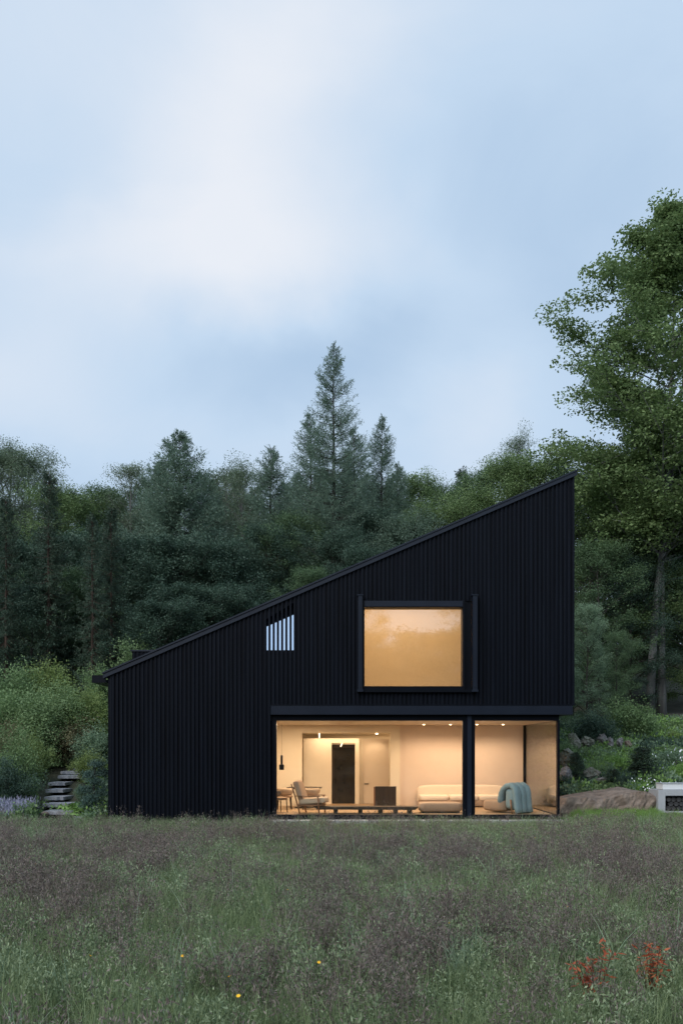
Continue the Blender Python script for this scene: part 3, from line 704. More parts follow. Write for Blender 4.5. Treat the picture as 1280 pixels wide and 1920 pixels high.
def shrub(seed, H, Rc, n=5000, leaf=(.09, .055), stems=16, clump=.2, flat=.8):
    rng = np.random.default_rng(seed); mb = MB(); C = []; CT = []
    for i in range(stems):
        az = i * 2.4 + rng.normal(0, .3); rr = Rc * math.sqrt((i + .5) / stems) * rng.uniform(.6, 1.05)
        top = np.array([rr * math.cos(az), rr * math.sin(az), H * (1 - .55 * (rr / Rc) ** 2) * rng.uniform(.65, 1.02)])
        b_ = np.array([top[0] * .18, top[1] * .18, 0]); midp = (b_ + top) / 2 * [.8, .8, 1.1]
        mb.tube([b_, midp, top], [.016, .011, .004], 4, False)
        for k in range(6):
            s = rng.uniform(.25, 1.22); q = (b_ * (1 - s) + top * s) + rng.normal(0, .24, 3) * [Rc, Rc, H * .5]; q[2] = max(q[2], .05)
            C.append(q); CT.append(rng.random())
        C.append(top); CT.append(rng.random())
    C = np.array(C); CT = np.array(CT); ci = rng.integers(0, len(C), n); cs = rng.uniform(.5, 1.3, len(C)) * clump
    P = C[ci] + rng.normal(0, 1, (n, 3)) * cs[ci][:, None] * [1, 1, flat]; P[:, 2] = np.maximum(P[:, 2], .02)
    D = rng.normal(0, 1, (n, 3)); D[:, 2] *= .6; N = rng.normal(0, .6, (n, 3)) + [0, 0, 1]; sc = rng.uniform(.6, 1.3, n)
    return mb, (P, D, N, leaf[0] * sc, leaf[1] * sc, CT[ci] * .55 + rng.random(n) * .45)

PROTO = {}
def proto(key, kind, gen, crown_mat, bark, crown_name='crown', stem_name='trunk'):
    mb, L = gen
    tm = bpy.data.meshes.new(kind + '_' + stem_name); tm.from_pydata(mb.v, [], mb.f); tm.materials.append(bark); tm.polygons.foreach_set('use_smooth', [True] * len(tm.polygons))
    cm = leafmesh(kind + '_' + crown_name, *L, crown_mat)
    top = float(np.percentile(L[0][:, 2], 99.93)); top = max(top, float(L[0][:, 2].max()) - .25)
    PROTO[key] = (kind, tm, cm, top, crown_name, stem_name)
def plant(key, loc, height, wide=None, rz=0, label='', cat='tree', group=None, crown=None, bark=None, name=None):
    kind, tm, cm, top, cn, sn = PROTO[key]
    s = height / top; w = s if wide is None else wide * s
    t = thing(name or kind, label, cat, loc, rz, group); t.scale = (w, w, s)
    a = link(sn, tm, t); b = link(cn, cm, t)
    for o, m in ((a, bark), (b, crown)):
        if m: o.material_slots[0].link = 'OBJECT'; o.material_slots[0].material = m
    return t
proto('larch1', 'larch_tree', conifer(11, 22, 4.3, .05, .80, .36, 6, 105000, (.135, .030), .45, .35, 1.1, jitter=.07), M['larch'], M['bark'])
proto('larch2', 'larch_tree', conifer(12, 18, 3.6, .05, .75, .36, 6, 75000, (.14, .032), .5, .3, 1.1, jitter=.07), M['larch'], M['bark'])
proto('larch3', 'larch_tree', conifer(13, 16, 4.3, .05, .72, .30, 7, 120000, (.15, .040), .3, .35, 1.1, jitter=.10), M['larch'], M['bark'])
proto('spruce1', 'spruce_tree', conifer(21, 13, 1.5, .10, .55, .26, 6, 46000, (.11, .030), .15, .75, 1.1, jitter=.04), M['spruce'], M['bark_brown'])
proto('spruce2', 'spruce_tree', conifer(22, 13, 1.7, .14, .60, .28, 6, 42000, (.11, .030), .15, .8, 1.2, jitter=.04), M['spruce'], M['bark_brown'])
proto('broad1', 'broadleaf_tree', broadleaf(31, 14, 4.6, .16, 46, 62000, (.125, .078), clump=.42), M['broad_mid'], M['bark'])
proto('broad2', 'broadleaf_tree', broadleaf(32, 14, 4.0, .14, 44, 58000, (.125, .078), clump=.38, mid=.36), M['broad_mid'], M['bark'])
proto('broad3', 'broadleaf_tree', broadleaf(33, 10, 4.6, .06, 46, 70000, clump=.40, mid=.34, leaf=(.135, .08)), M['broad_dark'], M['bark'])
proto('birch1', 'birch_tree', broadleaf(41, 17, 3.0, .2, 44, 44000, (.11, .065), clump=.42, mid=.3, upb=1.25), M['birch'], M['bark_grey'])
proto('birch2', 'birch_tree', broadleaf(42, 17, 2.4, .2, 40, 30000, (.11, .065), clump=.36, mid=.28, upb=1.3), M['birch'], M['bark_grey'])
proto('shrub1', 'shrub', shrub(51, 1.6, 1.0, 15000, (.062, .04)), M['shrub'], M['bark'], 'foliage', 'stems')
proto('shrub2', 'shrub', shrub(52, 1.5, 1.1, 13000, (.075, .048), clump=.2), M['shrub'], M['bark'], 'foliage', 'stems')
proto('shrub3', 'shrub', shrub(53, 2.4, 1.3, 20000, (.095, .05), 24, .26), M['shrub_blue'], M['bark'], 'foliage', 'stems')
proto('dwarf', 'dwarf_spruce', conifer(61, 1.15, .55, .02, .7, .07, 7, 9000, (.06, .018), .15, .25, .2, .022, jitter=.015), M['spruce'], M['bark'])

def grp(px, Y): X = WX(px, Y); return X, Y, gz(X, Y)
def tree(key, px, toppy, Y, label, wide=None, rz=None, group=None, crown=None, bark=None):
    X, Y, z = grp(px, Y); h = WZ(toppy, Y) - z
    return plant(key, (X, Y, z - .05), h, wide, rz if rz is not None else px * .37, label, 'tree', group, crown, bark)
B = 'skyline trees behind the house'
tree('birch1', -8, 838, 60, 'pale birch at the far left edge of the photo, half cut by the frame', 1.35, group=B)
tree('birch1', 22, 832, 63, 'pale rounded birch right beside the left frame edge, tallest of that pair', 1.1, 2.0, B)
tree('birch1', 55, 850, 61, 'pale round-topped birch behind the second thin spruce from the left', 1.2, 3.5, B)
tree('broad2', 118, 905, 53, 'olive broadleaf tree right of the tallest thin spruce', 1.0, crown=M['broad_olive'], group=B)
tree('broad1', 150, 932, 57, 'brownish olive broadleaf tree left of the dip in the skyline', .9, crown=M['broad_olive'], group=B)
tree('broad2', 195, 905, 57, 'mid green broadleaf tree just right of the dip in the skyline', .95, crown=M['broad_mid'], group=B)
tree('birch2', 247, 856, 55, 'pointed airy birch rising between the dip and the broad larch', 1.0, group=B)
tree('larch3', 337, 812, 50, 'broad conical larch, full and rounded, on the left half of the skyline', 1.35, .4, B)
tree('larch3', 300, 868, 53, 'lower larch shoulder left of the broad conical larch', 1.3, 1.4, B)
tree('larch3', 380, 888, 55, 'lower larch right of the broad conical larch', 1.3, 2.6, B)
tree('birch2', 425, 866, 62, 'pale wispy birch left of the small pointed larch', 1.4, 1, B)
tree('birch1', 455, 872, 58, 'pale birch touching the small pointed larch', 1.0, 2, B)
tree('larch2', 508, 838, 50, 'small pointed larch left of the tallest larch, thin pale trunk', 1.55, 1, B)
tree('larch2', 582, 776, 53, 'narrow larch leaning close to the left side of the tallest larch', 1.2, 3, B)
tree('larch1', 625, 650, 48, 'tallest larch, straight dark trunk, rising above all the other skyline trees', 1.12, 0, B)
tree('larch2', 664, 806, 54, 'larch tucked against the right side of the tallest larch', 1.35, 2, B)
tree('larch2', 715, 783, 51, 'slender spiky larch, second point right of the tallest larch', 1.05, 5, B)
tree('larch2', 745, 868, 55, 'low thin larch between the slender spiky larch and the light green tree', 1.2, 1.5, B)
tree('broad2', 782, 882, 57, 'light green broadleaf tree right of the slender spiky larch', .75, crown=M['broad_light'], group=B)
tree('broad1', 835, 902, 58, 'mid green broadleaf tree left of the small spruce tip', .8, crown=M['broad_mid'], group=B)
tree('spruce1', 866, 878, 60, 'small dark spruce tip peeping out above the roof slope', 1.2, group=B)
tree('broad2', 905, 872, 55, 'green broadleaf tree above the upper half of the roof slope', .8, crown=M['broad_mid'], group=B)
tree('birch2', 970, 802, 62, 'thin pale birch poking out above the yellow-green tree near the roof peak', .7, group=B)
tree('broad1', 950, 852, 49, 'yellow-green broadleaf tree just left of the roof peak', .75, crown=M['broad_olive'], group=B)
tree('broad2', 1012, 846, 47, 'dense olive broadleaf tree right behind the roof peak', .85, crown=M['broad_olive'], group=B)
S = 'thin spruces on the left bank'
tree('spruce1', 12, 930, 40, 'thin dark spruce at the left frame edge', .95, 1, S)
tree('spruce2', 92, 884, 41, 'tallest thin dark spruce on the left', 1.0, 2, S)
tree('spruce2', 174, 962, 38.5, 'thin spruce with bare reddish trunk above the gutter', .85, 3, S)
tree('spruce1', 209, 950, 40, 'thin spruce with greener lower half, nearest the low end of the roof', 1.0, 4, S)
rg = random.Random(5)
for px, py in ((405, 900), (445, 905), (478, 915), (535, 905), (560, 890), (605, 880), (650, 880), (690, 890), (730, 905), (770, 920), (270, 900), (225, 930), (170, 945)):
    tree('larch3', px, py, 63 + rg.uniform(-2, 3), 'soft green larch filling the gaps of the skyline behind the front larches', 1.25, rg.random() * 6, 'larches behind the front skyline trees')
DK = 'dark broadleaf tree with layered branches filling the wood left of the roof slope'
for px, py, Y in ((265, 1005, 46), (330, 1000, 44), (400, 1012, 45), (455, 1040, 47), (360, 1090, 40), (300, 1120, 39), (430, 1090, 42)):
    tree('broad3', px, py, Y, DK, .95, rg.random() * 6, 'dark trees left of the roof slope')
for px, py, Y in ((40, 1010, 46), (120, 990, 47), (60, 1090, 42), (-20, 1000, 48), (150, 1060, 44), (215, 1040, 46)):
    tree('broad3', px, py, Y, 'dark broadleaf tree filling the wood between the thin left spruces', .9, rg.random() * 6, 'dark trees between the thin spruces', rg.choice([M['broad_dark'], M['broad_mid'], M['broad_dark']]))
for px, py, Y in ((500, 980, 47), (560, 960, 48), (640, 990, 46), (700, 950, 49), (760, 960, 48), (820, 940, 50), (885, 920, 48), (580, 1060, 42), (680, 1020, 43)):
    tree('broad1', px, py, Y, 'green broadleaf tree filling the wood above the middle of the roof', .85, rg.random() * 6, 'trees filling the wood above the roof', rg.choice([M['broad_mid'], M['broad_olive'], M['broad_dark'], M['larch']]))
for px, py, Y in ((1105, 880, 44), (1165, 860, 46), (1225, 830, 48), (1290, 800, 46), (1340, 760, 44), (1120, 1010, 40), (1180, 1040, 41), (1290, 1020, 42)):
    tree('broad1', px, py, Y, 'green broadleaf tree filling the wood right of the house behind the great beech', .9, rg.random() * 6, 'trees behind the great beech', rg.choice([M['broad_olive'], M['broad_mid'], M['beech'], M['broad_dark']]))
for i in range(26):
    px = -60 + i * 56 + rg.uniform(-20, 20)
    tree('broad2', px, 1010 + rg.uniform(-60, 60) if px < 1050 else 930, 66 + rg.uniform(-4, 8), 'distant tree only glimpsed through gaps deep in the wood', 1.1, rg.random() * 6, 'distant trees deep in the wood', rg.choice([M['broad_mid'], M['broad_dark'], M['larch']]))
# the great beech at the right
X, Y, z = grp(1236, 41)
Hb = WZ(400, 41) - z
tx = lambda px: WX(px, 41) - X
zz = lambda py: WZ(py, 41) - z
tk = [(tx(1217), 0, -.1), (tx(1221), .0, zz(1250)), (tx(1229), 0, zz(1130)), (tx(1240), 0, zz(1040)), (tx(1248), 0, zz(930)), (tx(1256), .1, zz(760)), (tx(1262), 0, zz(600)), (tx(1266), 0, zz(400))]
eh = np.array([zz(p) for p in (1010, 930, 880, 830, 780, 720, 640, 570, 520, 470, 430, 402)]); er = np.array([115, 150, 190, 205, 225, 212, 185, 185, 125, 100, 55, 12]) * 41 / F
mb, L = broadleaf(74, Hb, 7.2, .38, 78, 190000, (.16, .10), clump=.34, trunk=tk, rtr=.21, sub=11, jit=(.35, 1.0), env=(eh, er))
mb.tube([(tx(1244), .25, -.1), (tx(1243), .25, zz(1250)), (tx(1243), .2, zz(1150)), (tx(1241), .1, zz(1050)), (tx(1266), .3, zz(860)), (tx(1285), .3, zz(700))], [.23, .18, .15, .12, .09, .04], 8)
PROTO['beech'] = None
tm = bpy.data.meshes.new('beech_trunk'); tm.from_pydata(mb.v, [], mb.f); tm.materials.append(M['bark_grey']); tm.polygons.foreach_set('use_smooth', [True] * len(tm.polygons))
cm = leafmesh('beech_crown', *L, M['beech'])
t = thing('beech_tree', 'great beech with two tall grey trunks at the right frame edge, towering over the house', 'tree', (X, Y, z))
link('trunk', tm, t); link('crown', cm, t)

# ------------------------------------------------------------------ rocks
def rock(name, seed, size, m, cuts=7, rough=.10, sub=4):
    bm = bmesh.new(); bmesh.ops.create_icosphere(bm, subdivisions=sub, radius=1)
    rr = random.Random(seed); pl = []
    for i in range(cuts):
        d = Vector((rr.gauss(0, 1), rr.gauss(0, 1), rr.gauss(0, .8))).normalized(); pl.append((d, rr.uniform(.55, .85)))
    off = Vector((seed * 3.1, seed * 1.7, 0))
    for v in bm.verts:
        for d, k in pl:
            e_ = v.co.dot(d) - k
            if e_ > 0: v.co -= d * e_ * .92
        v.co += v.co.normalized() * rough * (mnoise.fractal(v.co * 2.2 + off, .6, 2.1, 5))
        v.co = Vector((v.co.x * size[0], v.co.y * size[1], v.co.z * size[2]))
    me = bpy.data.meshes.new(name); bm.to_mesh(me); bm.free(); me.materials.append(m)
    me.polygons.foreach_set('use_smooth', [False] * len(me.polygons)); return link(name, me)
# the long flat boulder: traced outline given real depth
pts = [(1049, 1496), (1080, 1489), (1130, 1482), (1180, 1475), (1200, 1479), (1222, 1484), (1237, 1512), (1239, 1530), (1049, 1534)]
bm = bmesh.new(); BD = 25.6
cols = 44; rows = 22
xs_ = np.linspace(1047, 1240, cols)
topy = np.interp(xs_, [1047, 1060, 1080, 1130, 1178, 1190, 1205, 1216, 1228, 1237, 1240], [1512, 1494, 1490, 1482, 1475, 1477, 1481, 1483, 1494, 1508, 1526])
edgey = np.interp(xs_, [1047, 1060, 1080, 1110, 1130, 1160, 1190, 1216, 1228, 1237, 1240], [1514, 1498, 1497, 1497, 1500, 1492, 1485, 1485, 1496, 1510, 1527])
grid = []
for i in range(cols):
    X0 = WX(xs_[i], BD); zt0 = WZ(topy[i], BD + 1.2); ze = WZ(edgey[i], BD); zt0 = max(zt0, ze + .01); colv = []
    for j in range(rows):
        if j < 9: s = j / 8; p = Vector((X0, BD - .12 * math.sin(s * 2.5), -.3 + (ze + .3) * s))
        elif j < 17: s = (j - 8) / 8; p = Vector((X0 + .05 * s, BD + 1.2 * s, ze + (zt0 - ze) * s))
        else: s = (j - 16) / 5; p = Vector((X0 + .05, BD + 1.2 + .3 * s, zt0 + (-.2 - zt0) * s))
        nn = 1.5 * (mnoise.voronoi(Vector(p) * 1.7)[0][0] - .35) + .35 * mnoise.fractal(Vector(p) * 4, .7, 2.0, 5); amp = .17 if j < 9 else .04
        p += Vector((0, -amp * nn, amp * .4 * nn)); colv.append(bm.verts.new(p))
    grid.append(colv)
for i in range(cols - 1):
    for j in range(rows - 1): bm.faces.new((grid[i][j], grid[i + 1][j], grid[i + 1][j + 1], grid[i][j + 1]))
bm.faces.new(grid[0][::-1]); bm.faces.new(grid[-1])
bmesh.ops.recalc_face_normals(bm, faces=bm.faces)
me = bpy.data.meshes.new('boulder'); bm.to_mesh(me); bm.free(); me.materials.append(M['stone_brown'])
tag(link('boulder', me), 'long flat brown boulder lying in the grass right of the house', 'boulder')
RL = [('tall mossy grey boulder nearest the house corner in the upper stone row', 1074, 1392, 31.5, .27, .34, 'stone_moss'), ('wide dull boulder second in the upper stone row', 1100, 1392, 32, .34, .26, 'stone_moss'),
      ('smooth pale grey boulder third in the upper stone row', 1128, 1387, 32.5, .2, .22, 'stone'), ('upright pale boulder fourth in the upper stone row', 1144, 1391, 32, .15, .24, 'stone'),
      ('pale boulder fifth in the upper stone row', 1161, 1392, 32, .19, .19, 'stone'), ('small reddish boulder at the right end of the upper stone row', 1176, 1394, 32, .16, .14, 'stone_brown'),
      ('mossy boulder hugging the glass corner, above the lower white rock', 1062, 1422, 29, .42, .34, 'stone_moss'), ('white-grey rock wedged by the glass corner behind the small spruce', 1060, 1450, 27.6, .24, .26, 'stone'),
      ('pale slanting rock right of the small spruce by the glass corner', 1110, 1452, 28, .36, .22, 'stone_moss'), ('flat pale rock above the middle of the long boulder', 1128, 1463, 27.4, .26, .1, 'stone')]
for i, (lb, px, py, Y, sx, sz, m) in enumerate(RL):
    o = rock('rock', 100 + i, (sx, sx * .8, sz), M[m], 13, .22, 4); o.location = W(px, py, Y); o.rotation_euler = (0, 0, i * 1.3); tag(o, lb, 'rock', 'rocks in the planted bank')
for i, (lb, px, py, Y, sx, sz) in enumerate([('flat grey stone left of the lowest stone step, by the lavender', 62, 1517, 25.2, .28, .10), ('small grey stone right of the second stone step by the house', 176, 1521, 25.1, .13, .09), ('low brown stone between the lavender and the lowest step', 82, 1525, 25.0, .2, .06)]):
    o = rock('rock', 140 + i, (sx, sx * .7, sz), M['stone'] if i < 2 else M['stone_brown'], sub=3); o.location = W(px, py, Y); tag(o, lb, 'rock', 'stones along the steps')
# stone steps
ST = [(1531, 24.7, 138, 196), (1521, 25.2, 80, 164), (1507, 26.0, 78, 128), (1494, 26.8, 84, 120), (1480, 27.6, 86, 119), (1467, 28.5, 90, 122), (1454, 29.4, 108, 154), (1446, 30.2, 114, 156), (1440, 31.0, 138, 158)]
ordn = ['lowest stone step, flush with the meadow beside the house corner', 'second stone step from the bottom, the widest slab', 'third stone step from the bottom', 'fourth stone step from the bottom', 'fifth stone step from the bottom, the middle one',
        'fourth stone step from the top', 'third stone step from the top', 'second stone step from the top, under the yellow-green bush', 'topmost stone step, half hidden by leaves']
for i, (py, Y, a, b) in enumerate(ST):
    rr = random.Random(i); z = WZ(py, Y); x0, x1 = WX(a, Y), WX(b, Y); d = .95; n = 9
    bm = bmesh.new(); lo = []
    outline = [(x0 + (x1 - x0) * k / n, Y + rr.uniform(-.05, .05)) for k in range(n + 1)] + [(x1 - (x1 - x0) * k / n, Y + d + rr.uniform(-.06, .06)) for k in range(n + 1)]
    f = bm.faces.new([bm.verts.new((x - (x0 + x1) / 2, y - Y, 0)) for x, y in outline])
    ex = bmesh.ops.extrude_face_region(bm, geom=[f]); bmesh.ops.translate(bm, verts=[v for v in ex['geom'] if isinstance(v, bmesh.types.BMVert)], vec=(0, 0, -.11))
    bmesh.ops.recalc_face_normals(bm, faces=bm.faces); bmesh.ops.bevel(bm, geom=list(bm.edges), offset=.012, segments=2, affect='EDGES')
    me = bpy.data.meshes.new('stone_step'); bm.to_mesh(me); bm.free(); me.materials.append(M['step'])
    o = link('stone_step', me, None, ((x0 + x1) / 2, Y, z)); tag(o, ordn[i], 'step', 'stone steps up the left bank')
# concrete outdoor counter at the right edge with firewood
KY = 25.3; t = thing('outdoor_counter', 'pale concrete outdoor counter with a log niche at the right frame edge', 'counter', (WX(1262, KY), KY, min(0, gz(WX(1262, KY), KY))))
kz = t.location.z; kx = lambda px: WX(px, KY) - t.location.x; kzz = lambda py: WZ(py, KY) - kz
kb = MB(); kb.box(kx(1233), kx(1246.5), 0, .8, -.3, kzz(1481)); kb.box(kx(1246.5), kx(1400), 0, .8, kzz(1492), kzz(1481)); kb.box(kx(1390), kx(1400), 0, .8, -.3, kzz(1492)); kb.box(kx(1246.5), kx(1390), .7, .8, -.3, kzz(1492)); kb.box(kx(1246.5), kx(1390), 0, .7, -.3, kzz(1521))
kb.build('body', M['concrete'], t, bevel=.006)
w_ = thing('worktop_cover', 'white flat box cover lying on the concrete counter', 'cover', (WX(1244, KY), KY + .1, WZ(1481, KY) + .002))
MB().box(0, 2.4, 0, .55, 0, WZ(1470, KY) - WZ(1481, KY)).build('panel', M['white'], w_, bevel=.01)
MB().box(-.015, 2.42, -.015, .565, WZ(1470, KY) - WZ(1481, KY) + .001, WZ(1470, KY) - WZ(1481, KY) + .02).build('rim', M['concrete'], w_)
rr = random.Random(9)
for r_ in range(3):
    for i in range(13):
        rad = .075 * rr.uniform(.8, 1.05); X0 = kx(1250) + t.location.x + .07 + i * .15 + (.07 if r_ % 2 else 0)
        o = MB().tube([(0, 0, 0), (0, .5, 0)], rad, 9).build('firewood_log', M['log'], None, loc=(X0, KY + .06 + rr.uniform(0, .05), WZ(1521, KY) + .08 + r_ * .125))
        tag(o, 'dark firewood log stacked in the niche of the concrete counter', 'log', 'firewood logs in the counter niche')

# ------------------------------------------------------------------ shrubs and plants
def sh(key, px, basepy, toppy, Y, label, wide=1.0, crown=None, rz=None, group=None, cat='shrub', name=None):
    X = WX(px, Y); z = WZ(basepy, Y) if basepy else gz(X, Y); z = min(z, gz(X, Y) + .05)
    return plant(key, (X, Y, z - .03), WZ(toppy, Y) - z, wide, rz if rz is not None else px * .7, label, cat, group, crown, None, name)
LB = 'shrubs on the left bank'
for key, px, top, Y, wd, cr_, lb in [
    ('shrub1', 14, 1412, 25.6, .9, 'broad_dark', 'dark dense shrub behind the lavender at the left edge'), ('shrub1', -25, 1400, 26.2, 1.0, 'shrub', 'green shrub cut by the left frame edge behind the lavender'),
    ('shrub1', 30, 1352, 27.0, .55, 'shrub', 'tall green shrub left of the stone steps'), ('shrub1', -10, 1340, 27.6, .6, 'shrub_brown', 'brownish tall shrub behind the dark dense shrub at the left'),
    ('shrub2', 66, 1360, 29.0, .5, 'shrub_yellow', 'loose yellow-green shrub overhanging the middle of the steps'), ('shrub3', 60, 1290, 31, .9, 'broad_light', 'large light green shrub halfway up the left bank'),
    ('shrub3', 5, 1285, 31.5, .9, 'shrub', 'large green shrub halfway up the bank at the left edge'), ('shrub3', 118, 1270, 32.5, .85, 'broad_light', 'large green shrub above the top of the steps'),
    ('shrub3', 170, 1285, 33, .8, 'shrub_yellow', 'yellowish shrub under the gutter'), ('shrub2', 135, 1330, 31.8, .9, 'shrub_brown', 'brown-tinged shrub in front of the shrubs above the steps'),
    ('shrub2', 182, 1345, 31.0, .85, 'shrub_blue', 'blue-green shrub close to the house wall above the steps'), ('shrub2', 168, 1394, 29.0, .75, 'shrub_yellow', 'round yellow-green bush by the house beside the top steps'),
    ('shrub1', 100, 1392, 32.4, .8, 'broad_dark', 'dark shrub at the head of the steps'), ('shrub3', 30, 1235, 35, .9, 'shrub', 'tall green shrub below the thin spruces at the left edge'),
    ('shrub3', 100, 1232, 36, .85, 'shrub_yellow', 'yellow-green tall shrub below the tallest thin spruce'), ('shrub3', 190, 1240, 37, .7, 'shrub', 'tall shrub behind the gutter'), ('shrub3', 255, 1190, 38, .7, 'broad_light', 'light green sapling behind the low end of the roof'),
    ('shrub1', 84, 1425, 31.0, .55, 'shrub', 'small green shrub at the left head of the steps'), ('shrub2', 150, 1462, 27.4, .45, 'shrub_blue', 'low grey-green shrub right of the middle steps'), ('shrub1', 52, 1462, 25.9, .6, 'shrub', 'low green shrub left of the fourth step')]:
    sh(key, px, None, top, Y, lb, wd, M[cr_], None, LB)
RB_ = 'shrubs on the right bank'
for key, px, top, Y, wd, cr_, lb in [
    ('broad2', 1100, 1125, 34.5, .62, 'shrub_blue', 'big pale blue-green bush right behind the house corner'), ('broad2', 1075, 1200, 36, .6, 'broad_mid', 'tall green bush hidden behind the house corner'),
    ('broad1', 1155, 1180, 36, .6, 'broad_mid', 'tall mid green bush left of the twin grey trunks'), ('shrub2', 1180, 1290, 34.5, .9, 'shrub', 'green bush at the left foot of the twin grey trunks'),
    ('shrub2', 1110, 1320, 33.2, .9, 'broad_dark', 'dark bush directly above the upper stone row'), ('shrub2', 1262, 1362, 33.8, .9, 'shrub_yellow', 'yellow-green bush at the foot of the twin grey trunks'),
    ('shrub2', 1150, 1402, 29.5, 1.1, 'bright_green', 'fresh green low bush below the upper stone row'), ('shrub1', 1120, 1420, 28.4, .9, 'shrub', 'green mounded bush above the middle of the long boulder'),
    ('shrub2', 1215, 1405, 30.5, 1.0, 'shrub_yellow', 'yellow-green feathery bush right of the dark right-hand small spruce'), ('shrub2', 1255, 1392, 30, 1.1, 'shrub_blue', 'pale bush at the right frame edge above the counter'),
    ('shrub2', 1275, 1420, 28.6, 1.0, 'bright_green', 'fresh green bush behind the white cover at the right edge'), ('shrub1', 1230, 1450, 27.8, .9, 'shrub', 'low green shrub behind the counter left end'),
    ('shrub2', 1060, 1375, 31, .6, 'shrub', 'green bush glimpsed at the glass corner above the mossy boulder'), ('shrub1', 1165, 1440, 27.6, .8, 'broad_dark', 'low dark mound above the right half of the boulder'),
    ('shrub2', 1085, 1462, 27.2, .6, 'shrub_blue', 'low grey-green plants behind the left end of the boulder'), ('shrub2', 1195, 1456, 27.2, .6, 'bright_green', 'small bright plant behind the right end of the boulder')]:
    sh(key, px, None, top, Y, lb, wd, M[cr_], None, RB_)
DS = 'small dark spruces on the right bank'
for px, bpy_, top, Y, wd, lb in [(1079, 1474, 1409, 27.8, .85, 'small dark spruce beside the glass corner'), (1203, 1468, 1398, 28.2, 1.25, 'larger bushy dark spruce above the right end of the boulder'), (1148, 1480, 1440, 27.2, 1.3, 'low spreading dark spruce above the middle of the boulder')]:
    sh('dwarf', px, bpy_, top, Y, lb, wd, M['spruce'], None, DS, 'spruce')
# cloud-pruned pine by the house corner
rng = np.random.default_rng(4); PX, PY = WX(178, 25.0), 25.0; pzb = gz(PX, PY)
mb = MB(); C = []
mb.tube([(0, 0, 0), (.05, 0, .4), (-.06, .05, .9), (.02, 0, 1.45)], [.06, .05, .035, .015], 7)
for (dx, dy, z, r_) in [(-.25, 0, .35, .3), (.2, -.1, .28, .3), (-.3, .1, .75, .28), (.22, 0, .68, .3), (.05, -.1, 1.0, .25), (-.18, .1, 1.2, .24), (.1, 0, 1.5, .27), (.28, .1, 1.25, .22), (-.05, -.2, .5, .25)]:
    mb.tube([(0, 0, z - .12), (dx, dy, z)], [.02, .008], 5); C.append((dx, dy, z, r_))
C = np.array(C); n = 9000; ci = rng.integers(0, len(C), n); P = C[ci, :3] + rng.normal(0, .5, (n, 3)) * C[ci, 3][:, None] * [1, 1, .45]
L = (P, rng.normal(0, 1, (n, 3)) + [0, 0, .5], rng.normal(0, 1, (n, 3)), .09 * rng.uniform(.6, 1.2, n), .018, rng.random(n))
proto('pine', 'dwarf_pine', (mb, L), M['pine'], M['bark'])
plant('pine', (PX, PY, pzb), WZ(1424, 25) - pzb, .85, 0, 'dark blue-green cloud-shaped dwarf pine against the left house corner', 'pine')
# fresh leafy rosettes beside the steps
n = 900; P = np.stack([rng.normal(0, .28, n), rng.normal(0, .15, n), rng.uniform(0, .16, n)], 1)
proto('hosta', 'leafy_plant', (MB().tube([(0, 0, 0), (0, 0, .1)], .01, 4), (P, rng.normal(0, 1, (n, 3)) * [1, 1, .4] + [0, 0, .3], rng.normal(0, .3, (n, 3)) + [0, 0, 1], .12 * rng.uniform(.6, 1.2, n), .05, rng.random(n))), M['bright_green'], M['bark'], 'foliage', 'stems')
for px, Y, lb in ((152, 26.3, 'bright green leafy plant beside the second and third steps'), (176, 25.2, 'bright green leafy plant at the foot of the dwarf pine'), (195, 24.8, 'bright green leafy plant against the house corner'), (52, 25.8, 'bright green leafy plant left of the third step')):
    X, Y, z = grp(px, Y); plant('hosta', (X, Y, z), .2, 1.0, px, lb, 'plant', 'leafy plants along the steps')
# lavender
n = 5200; P0 = np.stack([rng.uniform(-.9, .5, n), rng.normal(0, .28, n), np.zeros(n)], 1); hgt = rng.uniform(.22, .46, n)
P0[:, 2] = hgt * rng.uniform(.35, 1, n)
proto('lav', 'lavender', (MB().tube([(0, 0, 0), (0, 0, .1)], .01, 4), (P0, rng.normal(0, .3, (n, 3)) + [0, 0, 1], rng.normal(0, 1, (n, 3)), .09 * rng.uniform(.6, 1.2, n), .016, rng.random(n))), M['lavender'], M['bark'], 'foliage', 'stems')
X, Y, z = grp(20, 24.7); plant('lav', (X, Y, z), WZ(1497, 24.7) - z, 1.0, 0, 'grey-blue lavender patch at the left edge below the dark shrub', 'lavender')
# white-flowered plants on the right bank
n = 45
for px, py, Y, lb in ((1265, 1412, 29, 'plant with white-blue blossom at the right edge of the bank'), (1226, 1470, 26.6, 'small white-flowered plant left of the white cover')):
    P = np.stack([rng.normal(0, .35, n), rng.normal(0, .2, n), rng.uniform(.2, .5, n)], 1)
    k_ = 'white%d' % px
    proto(k_, 'flowering_plant', (MB().tube([(0, 0, 0), (.02, 0, .3)], .01, 4), (P, rng.normal(0, 1, (n, 3)), rng.normal(0, 1, (n, 3)), .045, .03, rng.random(n))), M['white_fl'], M['bark'], 'blossom', 'stems')
    X = WX(px, Y); plant(k_, (X, Y, gz(X, Y)), WZ(py, Y) - gz(X, Y) + .2, .8, 0, lb, 'plant')

